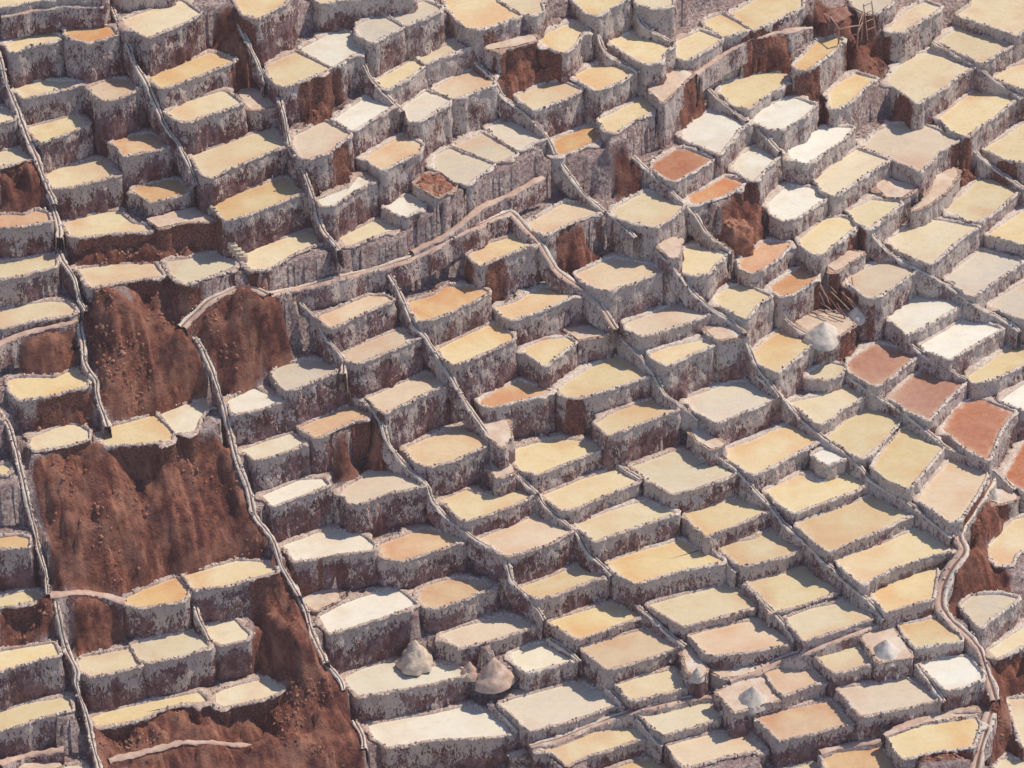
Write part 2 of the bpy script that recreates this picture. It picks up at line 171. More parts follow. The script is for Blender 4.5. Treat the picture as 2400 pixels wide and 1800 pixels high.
('y',3.15,[-32.74,-8.4,-32.06,-8.25,-32.3,-7.65,-33.16,-7.8],'small yellow pond above a cream one, left of a cream one, left edge, halfway down'),
('o',-0.52,[-12.61,-5.25,-10.87,-3.87,-9.21,-2.64,-9.05,-2.17,-10.33,-1.39,-13.73,-4.03],'orange tinted pond below a grey one, above a tan one, three tenths across, halfway down'),
('v',-3.22,[-15.28,-8.92,-13.03,-7.58,-11.73,-6.69,-12.21,-5.93,-13.72,-6.08,-15.96,-7.73],'off white pond below an orange one, above a yellow one, three tenths across, six down'),
('t',-3.87,[-10.95,-6.55,-10.47,-7.74,-9.84,-7.89,-7.74,-6.55,-5.78,-5.95,-6.99,-4.13,-8.97,-4.13,-9.57,-4.89,-10.53,-5.79],'tan pink pond above a white one, below an orange one, four tenths across, six down'),
('t',-2.85,[-6.15,-4.92,-5.34,-5.22,-3.82,-4.46,-1.77,-2.93,-1.59,-2.32,-2.78,-0.77,-3.78,-0.77,-6.02,-2.32,-6.9,-3.24],'large tan pink pond left of a sandy ledge, four tenths across, six down'),
('s',-2.43,[-1.5,-2.6,-0.6,-3.67,-0.06,-2.44,-0.42,-0.73,-2.05,-0.73],'small dry sandy ledge below an orange one, above a yellow one, halfway across, six down'),
('s',-4.0,[-1.32,-3.66,-1.04,-4.87,0.12,-4.27,-0.6,-2.43,-1.6,-2.12],'small dry sandy ledge above a yellow one, below an orange one, halfway across, six down'),
('c',-4.28,[0.58,-3.73,1.66,-4.11,3.75,-2.65,5.58,-1.42,5.77,-0.8,4.32,-0.26,2.86,-0.02,1.95,-0.33,0.4,-1.11,0.03,-2.04],'large cream pond right of a sandy ledge, above a yellow one, halfway across, six down'),
('y',-5.3,[-3.45,-7.32,-2.91,-7.77,-0.06,-6.13,1.57,-4.77,0.21,-3.86,-1.86,-4.92,-2.94,-4.32,-4.55,-5.37],'yellow pond below a sandy ledge, above a tan one, halfway across, seven down'),
('v',-6.06,[-13.86,-11.03,-11.23,-10.3,-8.94,-9.86,-8.78,-9.27,-10.16,-7.73,-11.14,-7.8,-11.87,-7.5,-14.65,-9.27],'off white pond above a sandy ledge, below a tan one, three tenths across, seven down'),
('o',-6.64,[-8.23,-9.97,-7.16,-10.26,-4.69,-8.95,-2.92,-8.06,-3.82,-7.32,-5.71,-6.73,-8.54,-8.36],'orange tinted pond below a tan one, above a white one, four tenths across, seven down'),
('t',-6.6,[-0.68,-9.59,-0.14,-9.74,2.63,-8.27,3.89,-7.09,1.57,-5.29,0.3,-6.19,-2.2,-7.83],'large tan pink pond below a yellow one, above a yellow one, halfway across, seven down'),
('y',-2.97,[6.29,-1.54,8.68,0.02,10.91,1.28,10.11,2.07,9.49,2.55,8.47,2.23,6.89,1.28,5.41,-0.14],'yellow pond left of a sandy ledge, above a cream one, six tenths across, halfway down'),
('g',-3.32,[12.03,1.62,13.44,0.36,16.08,2.1,17.53,3.37,15.86,5.14,14.85,5.14,13.42,4.33,11.45,3.21],'large grey beige pond above a sandy ledge, seven tenths across, halfway down'),
('s',-4.44,[12.18,-0.11,13.05,-1.04,13.89,-0.58,12.76,0.67,12.25,1.77,11.85,0.99],'small dry sandy ledge above a cream one, seven tenths across, six down'),
('y',-5.31,[14.18,-0.93,15.38,-2.47,15.92,-2.63,18.01,-0.93,19.27,0.31,20.44,1.41,19.31,2.51,18.41,2.99,18.14,2.83,16.12,1.41,14.23,0.31],'large yellow pond above a cream one, below a grey one, eight tenths across, six down'),
('y',-5.68,[3.18,-6.07,3.72,-6.07,5.9,-4.56,8.39,-2.74,6.88,-1.35,4.12,-2.89,1.93,-4.41],'large yellow pond below a cream one, above a yellow one, six tenths across, six down'),
('c',-5.62,[8.75,-2.82,10.42,-4.35,12.26,-3.59,14.86,-2.06,13.29,-0.51,12.72,-0.98,11.22,0.42,10.58,0.34,7.88,-1.29],'large cream pond below a sandy ledge, above a yellow one, seven tenths across, six down'),
('y',-6.74,[5.32,-7.94,7.68,-6.6,10.7,-4.95,8.66,-3.59,6.09,-4.8,4.09,-6.15],'yellow pond left of a cream one, below a yellow one, six tenths across, seven down'),
('y',-7.22,[11.86,-5.67,12.62,-6.86,14.94,-5.37,16.82,-4.01,15.17,-2.49,13.68,-3.1,11.28,-4.31],'yellow pond below a cream one, left of a cream one, seven tenths across, seven down'),
('y',-8.49,[6.58,-8.89,7.89,-10.2,10.79,-8.89,13.7,-7.86,12.78,-6.23,12.22,-6.68,11.09,-5.48,8.61,-6.53,6.06,-7.86],'large yellow pond below a yellow one, above a yellow one, seven tenths across, seven down'),
('y',-8.41,[14.4,-8.12,14.84,-8.41,17.69,-7.38,18.53,-6.64,16.92,-4.7,15.79,-5.45,13.32,-6.19],'yellow pond above a cream one, below a cream one, seven tenths across, seven down'),
('y',-4.37,[19.31,3.1,19.97,1.83,20.41,1.68,22.89,4.22,23.71,5.35,22.47,6.16,20.52,4.86,18.45,4.22],'yellow pond below a cream one, above a white one, eight tenths across, halfway down'),
('c',-6.61,[17.76,-4.67,18.37,-5.12,20.62,-3.76,22.51,-2.7,23.49,-1.78,22.29,-0.7,20.2,-1.78,18.98,-0.85,16.52,-2.55],'large cream pond below a white one, above a yellow one, eight tenths across, six down'),
('y',-5.28,[22.24,-0.36,23.02,-0.98,24.03,0.26,25.48,2.46,25.95,3.74,24.3,5.18,22.24,3.58,20.81,1.52],'large yellow pond below a cream one, above a cream one, eight tenths across, six down'),
('w',-5.59,[20.22,-0.86,20.73,-1.32,21.4,-0.86,22.07,-0.39,21.93,0.23,20.77,0.7,19.91,0.07],'small white pond above a cream one, below a yellow one, eight tenths across, six down'),
('y',-5.61,[24.62,-2.99,25.81,-3.9,27.08,-1.76,28.48,0.72,26.57,3.08,25.91,2.93,24.53,0.56,23.64,-1.45],'large yellow pond left of a tan one, nine tenths across, six down'),
('t',-6.55,[27.42,-4.75,28.37,-6.25,29.03,-5.95,29.59,-4.75,30.49,-2.93,31.24,-0.78,29.11,0.93,27.73,-1.24,26.43,-3.69],'large tan pink pond left of a sandy ledge, nine tenths across, six down'),
('b',-4.48,[26.5,3.09,27.63,2.3,29.36,5.18,30.44,6.8,28.06,8.35,26.54,6.96,25.16,4.85],'large brick red pond below a white one, nine tenths across, halfway down'),
('b',-5.63,[30.03,0.59,31.28,-0.65,32.56,2.95,33.59,4.87,31.16,6.64,29.51,5.03,28.59,2.95],'large brick red pond below a cream one, above a tan one, right edge, six down'),
('b',-7.87,[33.81,-1.0,35.25,-0.23,35.6,3.84,34.38,4.48,33.39,2.26,32.64,0.39],'brick red pond above a sandy ledge, right of a tan one, right edge, six down'),
('w',-5.52,[34.25,4.88,36.12,6.0,35.92,8.45,34.57,7.96,32.77,6.0],'white pond below a cream one, right of a red one, right edge, halfway down'),
('y',-7.27,[19.52,-7.39,20.35,-8.43,24.6,-5.61,26.06,-4.25,23.96,-1.97,21.58,-3.49,18.47,-5.31],'large yellow pond below a cream one, above a cream one, eight tenths across, seven down'),
('y',-8.16,[21.65,-9.61,22.56,-10.63,24.37,-9.18,26.71,-7.85,28.58,-7.12,28.54,-6.52,26.53,-4.73,23.67,-6.52,20.87,-8.0],'large yellow pond below a tan one, above a yellow one, nine tenths across, seven down'),
('y',-9.53,[31.48,-6.96,32.49,-6.81,32.88,-5.62,35.31,-4.12,35.19,-1.08,33.07,-2.0,31.68,-3.97,31.02,-5.17],'yellow pond below a sandy ledge, right of a tan one, right edge, seven down'),
('c',-9.5,[16.49,-11.95,18.12,-11.37,20.34,-10.07,21.3,-9.2,19.78,-7.59,19.0,-7.15,17.24,-7.88,15.23,-8.62],'large cream pond above a yellow one, below a yellow one, eight tenths across, eight down'),
('s',-8.16,[32.14,-2.14,33.21,-1.53,33.28,-0.76,32.0,0.17,31.28,-1.53],'small dry sandy ledge below a red one, above a yellow one, right edge, six down'),
('c',-5.08,[-32.69,-17.14,-31.92,-17.0,-30.67,-16.58,-29.32,-16.15,-29.75,-15.31,-30.36,-15.24,-32.04,-15.87,-32.79,-16.15],'small cream pond below a yellow one, left of an amber one, left edge, eight down'),
('c',-6.82,[-32.37,-21.29,-31.61,-21.15,-29.58,-20.06,-28.08,-19.51,-28.62,-18.34,-30.14,-18.69,-31.83,-19.1,-32.56,-19.51],'cream pond above a sandy ledge, left of a yellow one, left edge, nine down'),
('c',-9.63,[-32.33,-23.65,-31.57,-23.52,-29.13,-22.18,-27.3,-21.51,-27.68,-20.16,-30.13,-20.77,-32.51,-21.98],'cream pond above a sandy ledge, below a cream one, left edge, nine down'),
('c',-8.4,[-26.82,-19.21,-26.26,-19.75,-24.57,-19.21,-23.14,-18.66,-23.54,-17.97,-24.06,-16.86,-26.86,-17.76,-27.17,-18.24],'cream pond above a yellow one, below an amber one, one tenth across, nine down'),
('c',-8.33,[-23.43,-18.2,-22.9,-18.4,-20.76,-17.92,-19.0,-16.81,-19.98,-15.2,-21.78,-15.69,-23.91,-16.53],'cream pond below an amber one, above a yellow one, two tenths across, eight down'),
('c',-8.45,[-18.96,-16.09,-18.24,-16.51,-16.69,-15.95,-16.64,-15.39,-17.69,-13.84,-18.72,-14.27,-19.48,-14.83],'cream pond below a yellow one, right of an amber one, two tenths across, eight down'),
('y',-11.0,[-25.84,-21.41,-24.56,-21.2,-23.29,-20.8,-21.81,-19.72,-20.8,-19.17,-19.15,-19.04,-19.74,-18.01,-25.27,-19.85,-26.35,-20.53],'yellow pond below a cream one, left of a cream one, one tenth across, nine down'),
('c',-11.16,[-18.55,-18.98,-18.01,-19.32,-15.35,-18.43,-14.34,-17.61,-15.54,-16.5,-17.43,-17.19,-18.71,-17.88],'cream pond right of a yellow one, below a sandy ledge, two tenths across, nine down'),
('c',-12.24,[-27.27,-25.57,-25.77,-25.05,-26.59,-23.6,-27.61,-23.73,-28.63,-24.79],'small cream pond right of a sandy ledge, one tenth across, at the bottom'),
('s',-12.21,[-29.05,-24.83,-27.95,-23.77,-29.75,-22.98,-31.42,-23.51,-30.62,-24.56],'small dry sandy ledge left of a cream one, left edge, at the bottom'),
('c',-16.43,[-7.95,-24.42,-3.18,-23.76,1.61,-22.31,0.3,-19.64,-4.1,-20.45,-8.83,-20.98],'large cream pond left of a sandy ledge, four tenths across, at the bottom'),
('v',-8.74,[-11.57,-15.04,-9.66,-14.05,-7.66,-13.06,-6.0,-12.06,-7.64,-10.11,-10.8,-11.91,-12.34,-13.2],'large off white pond right of a sandy ledge, four tenths across, eight down'),
('o',-8.84,[-5.64,-12.21,-4.84,-12.35,-2.9,-11.2,-1.31,-10.04,-2.92,-9.17,-3.55,-9.02,-4.62,-9.46,-5.68,-10.04,-6.01,-11.34],'orange tinted pond above a tan one, below an orange one, four tenths across, eight down'),
('s',-8.63,[-12.99,-12.33,-12.44,-12.9,-11.07,-11.76,-11.29,-10.46,-12.0,-10.6,-13.38,-11.61],'small dry sandy ledge left of a white one, three tenths across, eight down'),
('v',-11.99,[-10.37,-16.32,-9.72,-17.29,-7.19,-16.6,-5.0,-16.04,-2.89,-15.07,-3.61,-14.02,-5.03,-14.23,-6.44,-14.58,-6.97,-14.37,-7.7,-13.73,-9.2,-14.23,-10.67,-15.35],'large off white pond left of a tan one, four tenths across, nine down'),
('v',-13.94,[-8.66,-19.05,-7.84,-20.0,-4.97,-19.19,-1.02,-18.92,0.38,-18.51,-1.65,-16.31,-2.89,-15.9,-6.33,-17.0,-9.22,-17.69],'large off white pond left of a sandy ledge, four tenths across, nine down'),
('g',-13.18,[-0.05,-17.51,0.65,-18.74,1.17,-19.28,2.93,-18.6,5.14,-17.51,7.01,-16.4,5.97,-15.57,5.62,-15.43,4.22,-14.31,0.83,-15.71,-0.94,-16.54],'large grey beige pond above a cream one, below a white one, halfway across, nine down'),
('t',-10.64,[-3.96,-13.51,-3.24,-14.07,-1.92,-13.51,0.3,-12.51,1.55,-11.51,0.66,-11.22,-0.32,-10.58,-3.26,-11.94,-4.59,-12.65],'tan pink pond left of a white one, below an orange one, halfway across, eight down'),
('v',-11.78,[0.12,-14.2,0.92,-15.19,2.52,-14.48,3.94,-13.92,3.24,-12.93,2.09,-12.08,1.19,-12.36,-0.06,-13.0],'off white pond right of a tan one, above a grey one, halfway across, nine down'),
('s',-15.0,[0.21,-19.7,1.0,-19.29,1.09,-18.82,-0.14,-19.43],'small dry sandy ledge left of a cream one, halfway across, at the bottom'),
('y',-8.91,[1.11,-10.83,1.64,-11.26,3.16,-10.54,4.78,-9.52,6.05,-8.65,4.45,-7.62,2.28,-8.94,0.39,-10.1],'yellow pond below a tan one, right of a tan one, halfway across, eight down'),
('y',-10.6,[4.21,-13.27,6.72,-11.84,8.45,-10.84,7.49,-9.83,6.24,-9.54,4.07,-10.55,2.36,-11.41],'yellow pond above a tan one, right of a white one, six tenths across, eight down'),
('t',-11.24,[5.61,-14.88,6.04,-15.58,9.26,-14.03,10.88,-13.19,8.62,-11.33,6.55,-12.19,4.39,-13.33],'large tan pink pond below a yellow one, six tenths across, eight down'),
('y',-12.3,[7.51,-17.33,9.56,-16.64,11.17,-15.95,10.25,-14.13,8.46,-14.83,6.58,-15.67],'yellow pond left of a sandy ledge, above a cream one, six tenths across, nine down'),
('y',-10.05,[10.96,-12.68,13.86,-11.39,16.14,-10.38,13.91,-8.2,11.26,-9.22,8.81,-10.38],'large yellow pond above a tan one, below a yellow one, seven tenths across, eight down'),
('t',-10.62,[12.32,-14.66,12.75,-14.94,15.51,-14.38,17.94,-13.67,17.38,-12.68,16.12,-11.11,13.41,-11.82,11.24,-12.82],'large tan pink pond above a sandy ledge, seven tenths across, eight down'),
('s',-11.72,[12.77,-15.27,13.54,-15.82,14.61,-15.55,16.52,-14.57,17.48,-13.44,13.42,-14.57,12.44,-14.57],'small dry sandy ledge below a tan one, seven tenths across, nine down'),
('c',-14.1,[3.09,-21.02,3.43,-21.56,4.67,-20.62,6.61,-19.67,8.56,-18.72,7.28,-17.22,3.99,-18.59,1.79,-19.67],'large cream pond below a grey one, six tenths across, at the bottom'),
('c',-13.19,[8.98,-19.0,9.57,-19.68,11.88,-18.59,13.78,-17.49,12.79,-15.84,10.19,-16.8,8.05,-17.63],'cream pond above a tan one, below a yellow one, seven tenths across, nine down'),
('t',-13.83,[10.4,-21.34,10.9,-22.01,13.55,-20.94,15.86,-20.26,14.82,-18.23,11.88,-19.05,9.66,-19.86],'large tan pink pond below a cream one, seven tenths across, at the bottom'),
('y',-15.28,[6.58,-21.78,9.22,-21.24,10.28,-20.71,9.36,-19.22,7.95,-19.63,5.9,-20.71],'yellow pond right of a cream one, six tenths across, at the bottom'),
('s',-11.29,[11.24,-15.65,11.92,-16.35,12.3,-15.65,11.51,-12.98,10.88,-13.41],'small dry sandy ledge right of a yellow one, seven tenths across, nine down'),
('y',-9.78,[18.1,-13.45,18.57,-14.44,21.04,-13.17,23.16,-12.17,21.77,-10.3,19.68,-10.88,17.47,-12.02],'large yellow pond below a cream one, above a cream one, eight tenths across, eight down'),
('y',-9.12,[23.82,-12.29,25.57,-11.57,26.96,-10.85,27.28,-9.25,27.63,-7.35,24.91,-8.67,22.93,-9.98],'yellow pond above a sandy ledge, left of a grey one, nine tenths across, eight down'),
('y',-10.31,[25.21,-13.49,25.75,-14.48,27.38,-14.06,28.73,-13.77,27.81,-11.21,26.34,-11.64,24.79,-12.07],'yellow pond right of a sandy ledge, above a white one, nine tenths across, eight down'),
('c',-10.92,[19.96,-15.68,20.45,-16.24,21.71,-15.82,22.9,-15.26,21.97,-13.43,20.61,-13.86,19.25,-14.28],'cream pond left of a sandy ledge, below a yellow one, eight tenths across, nine down'),
('s',-10.49,[23.29,-15.66,25.34,-15.24,24.29,-11.85,22.17,-12.7],'dry sandy ledge above a tan one, below a yellow one, nine tenths across, eight down'),
('t',-11.75,[16.67,-16.75,17.16,-17.44,18.61,-16.61,19.71,-16.06,18.76,-14.17,17.23,-14.52,16.05,-15.08],'tan pink pond above an orange one, below a yellow one, eight tenths across, nine down'),
('s',-11.97,[14.03,-18.83,16.9,-17.59,15.71,-14.96,12.98,-16.9],'dry sandy ledge left of a tan one, seven tenths across, nine down'),
('w',-11.32,[26.64,-16.17,27.48,-17.56,28.66,-17.14,29.78,-16.45,29.83,-15.89,29.03,-14.07,27.43,-14.21,26.05,-14.78],'white pond below a yellow one, above a sandy ledge, nine tenths across, nine down'),
('t',-11.95,[21.34,-18.03,21.96,-19.25,25.35,-18.3,26.99,-17.61,24.97,-15.4,22.54,-16.09,20.66,-16.51],'large tan pink pond left of a sandy ledge, nine tenths across, nine down'),
('o',-12.75,[16.2,-19.65,16.76,-20.73,19.43,-19.79,21.32,-18.97,20.23,-16.78,17.37,-17.6,15.3,-18.43],'large orange tinted pond below a tan one, eight tenths across, nine down'),
('y',-12.96,[24.01,-21.56,24.48,-22.22,26.72,-21.42,28.84,-21.02,29.47,-18.99,29.37,-18.17,26.07,-18.86,23.53,-19.94],'large yellow pond below a sandy ledge, nine tenths across, at the bottom'),
('o',-14.11,[19.62,-21.8,20.14,-23.14,24.05,-23.01,23.93,-21.28,23.28,-19.39,20.8,-19.8,19.44,-20.47],'large orange tinted pond right of a cream one, eight tenths across, at the bottom'),
('c',-14.79,[17.16,-22.61,19.48,-21.81,19.04,-20.34,16.89,-21.28],'small cream pond left of an orange one, eight tenths across, at the bottom'),
('g',-10.08,[29.59,-12.07,29.98,-12.64,31.47,-11.06,32.69,-9.62,31.66,-9.18,29.67,-9.33,28.85,-10.34],'grey beige pond above a cream one, right of a yellow one, right edge, eight down'),
('c',-12.03,[31.09,-13.48,32.95,-12.06,34.71,-11.34,34.9,-9.62,33.15,-10.19,30.57,-12.49],'cream pond below a grey one, right of a white one, right edge, eight down'),
('c',-14.41,[32.03,-17.26,32.35,-19.44,33.65,-18.62,34.03,-15.18,32.87,-14.48,31.77,-14.62],'cream pond right of a sandy ledge, above a cream one, right edge, nine down'),
('c',-15.44,[30.3,-22.12,32.91,-22.12,33.22,-19.3,30.93,-19.3,30.6,-19.98],'cream pond right of a yellow one, below a white one, right edge, at the bottom'),
('s',-12.91,[24.25,-19.61,26.07,-18.79,29.39,-17.97,29.34,-17.56,27.49,-17.56,26.12,-18.24,23.8,-19.74],'small dry sandy ledge above a yellow one, nine tenths across, nine down')]
EARTH=[
[-33.0,5.6,-32.5,5.7,-30.7,6.4,-30.0,5.1,-32.8,3.5],
[-20.1,15.7,-18.5,16.7,-17.7,15.1,-17.3,14.1,-18.0,12.9,-18.2,14.2,-19.5,14.1],
[-18.7,14.2,-18.0,14.7,-16.8,14.1,-16.6,13.7,-17.9,12.8,-18.6,12.5],
[-13.8,12.3,-10.9,14.2,-10.4,12.9,-12.2,11.3,-13.5,10.7],
[-13.4,7.9,-10.3,9.9,-10.1,8.2,-13.0,6.6],
[-1.7,19.4,1.4,20.7,3.5,20.9,3.3,19.5,1.4,18.6,-0.1,17.7,-1.7,19.0],
[10.6,19.9,12.4,22.1,13.2,22.9,13.6,22.1,12.2,20.4,10.9,19.7],
[6.7,14.9,8.6,15.5,8.8,13.7,7.2,12.8],
[21.1,31.3,23.7,33.0,25.2,32.1,27.0,31.5,25.9,29.2,23.9,28.4,23.3,29.5,21.3,29.6],
[16.1,26.9,19.2,28.3,19.7,26.8,19.2,26.0,17.0,25.7,16.1,25.7],
[19.2,25.7,21.9,26.0,21.9,23.6,21.0,23.5,20.7,24.6,19.1,24.5],
[26.2,27.5,28.1,27.6,29.5,27.9,29.5,26.3,26.4,25.3],
[30.5,23.3,31.5,24.4,32.8,24.0,31.6,22.7],
[-32.9,4.8,-30.1,5.8,-29.8,4.5,-31.1,3.6,-32.8,3.1],
[-28.6,2.6,-26.7,3.2,-24.7,3.8,-22.7,3.8,-21.2,4.1,-18.8,4.2,-18.7,2.9,-20.5,2.5,-22.2,2.1,-24.0,2.1,-25.8,1.7,-27.5,1.4],
[-24.8,0.1,-22.9,1.0,-21.4,0.7,-19.9,0.8,-20.0,-0.3,-21.5,-1.4,-23.4,-1.5,-24.3,-1.2],
[-27.4,-1.4,-26.2,-1.1,-24.2,-1.5,-23.1,-1.7,-21.7,-1.6,-20.4,-1.8,-19.7,-2.7,-19.4,-3.9,-21.2,-4.5,-22.0,-5.2,-24.6,-5.9,-26.2,-6.1,-26.4,-4.2,-27.2,-2.3],
[-21.5,-1.5,-19.5,-0.2,-17.7,0.8,-16.0,1.0,-14.6,0.7,-14.0,-0.8,-16.0,-1.7,-17.0,-3.2,-17.7,-3.6,-19.0,-2.7,-20.0,-1.6],
[-31.4,-3.7,-29.6,-2.9,-27.9,-2.2,-27.6,-4.0,-28.8,-4.7,-31.1,-5.3],
[-6.0,5.3,-3.3,7.1,-2.2,6.3,-3.3,5.6,-5.7,5.0],
[-1.9,6.1,-0.1,6.9,0.1,5.8,-1.0,5.1],
[14.0,13.4,15.5,15.8,16.7,16.4,17.2,15.4,17.0,13.3,15.4,11.5,14.1,11.6],
[2.7,9.5,4.7,10.5,6.8,11.1,6.8,9.7,3.6,8.3],
[20.5,11.5,21.9,11.9,23.9,11.1,23.2,10.2,20.7,10.6],
[21.4,8.4,24.6,10.0,24.5,9.1,22.6,7.3,21.4,7.2],
[22.7,14.8,23.8,15.6,24.1,14.6,22.8,13.8],
[33.3,24.3,35.1,24.7,35.0,22.9,33.2,23.2],
[-30.2,-10.6,-29.6,-9.9,-27.1,-8.5,-25.4,-8.2,-23.7,-7.8,-21.9,-7.4,-20.0,-6.9,-18.1,-6.4,-17.5,-7.5,-16.9,-8.5,-15.8,-9.8,-15.3,-10.4,-15.8,-10.9,-17.9,-11.8,-19.9,-12.6,-21.8,-13.6,-24.4,-14.6,-26.4,-14.9,-28.4,-15.7,-28.8,-14.4,-29.2,-13.1,-29.7,-12.0],
[-18.2,-13.2,-15.8,-12.1,-14.2,-11.2,-13.1,-11.7,-13.1,-10.1,-13.8,-10.4,-16.0,-12.0],
[-30.9,-7.5,-28.9,-6.2,-27.2,-5.3,-26.3,-5.9,-26.8,-7.2,-29.7,-7.8],
[-14.3,-10.6,-12.0,-10.1,-11.7,-11.2,-13.6,-11.6],
[-11.8,-4.9,-10.2,-3.9,-8.7,-2.9,-8.0,-3.5,-8.2,-4.7,-10.4,-5.8,-11.1,-5.5],
[1.8,-0.9,4.1,0.6,6.0,-0.3,6.5,-0.8,4.1,-0.6,2.5,-0.9],
[30.2,-4.3,31.3,-2.4,33.3,-1.6,32.9,-2.9,30.9,-5.0,29.6,-9.7,28.4,-9.9,29.3,-7.3],
[33.3,2.6,34.2,3.5,34.1,2.6,32.9,0.8],
[-27.6,-15.7,-26.1,-14.9,-24.5,-15.2,-24.3,-15.8,-25.1,-17.7,-26.9,-18.4,-27.5,-17.2],
[-16.1,-12.3,-15.3,-11.9,-14.0,-11.6,-13.3,-13.3,-12.7,-15.6,-10.8,-17.2,-9.5,-19.0,-9.2,-21.0,-9.2,-22.0,-10.9,-22.3,-12.6,-22.5,-14.2,-22.5,-15.9,-22.9,-17.5,-23.2,-19.2,-23.5,-20.8,-23.8,-22.4,-24.1,-24.1,-24.4,-25.7,-24.8,-25.7,-23.4,-26.1,-21.8,-24.6,-21.0,-22.9,-20.1,-21.2,-19.4,-19.1,-19.0,-17.8,-19.0,-14.8,-17.8,-13.7,-17.3,-15.7,-16.7,-16.4,-15.4,-16.3,-14.1,-16.5,-13.2],
[-31.9,-16.9,-30.3,-16.6,-28.6,-16.4,-28.5,-17.8,-30.1,-18.6,-31.8,-19.0],
[30.3,-6.1,30.8,-5.1,31.8,-6.5,32.4,-7.7,32.4,-9.0,31.1,-9.5,29.7,-10.0,28.8,-11.6,28.0,-10.9,28.4,-9.3],
[30.5,-13.5,33.0,-12.1,33.5,-14.9,31.7,-15.7,31.6,-17.5,32.5,-18.9,32.3,-20.1,30.7,-19.8,30.1,-19.8,30.3,-17.6,30.4,-15.6],
[24.9,-21.1,26.8,-20.7,29.0,-20.1,29.1,-20.9,29.1,-21.9,26.8,-22.4,24.6,-22.5]]
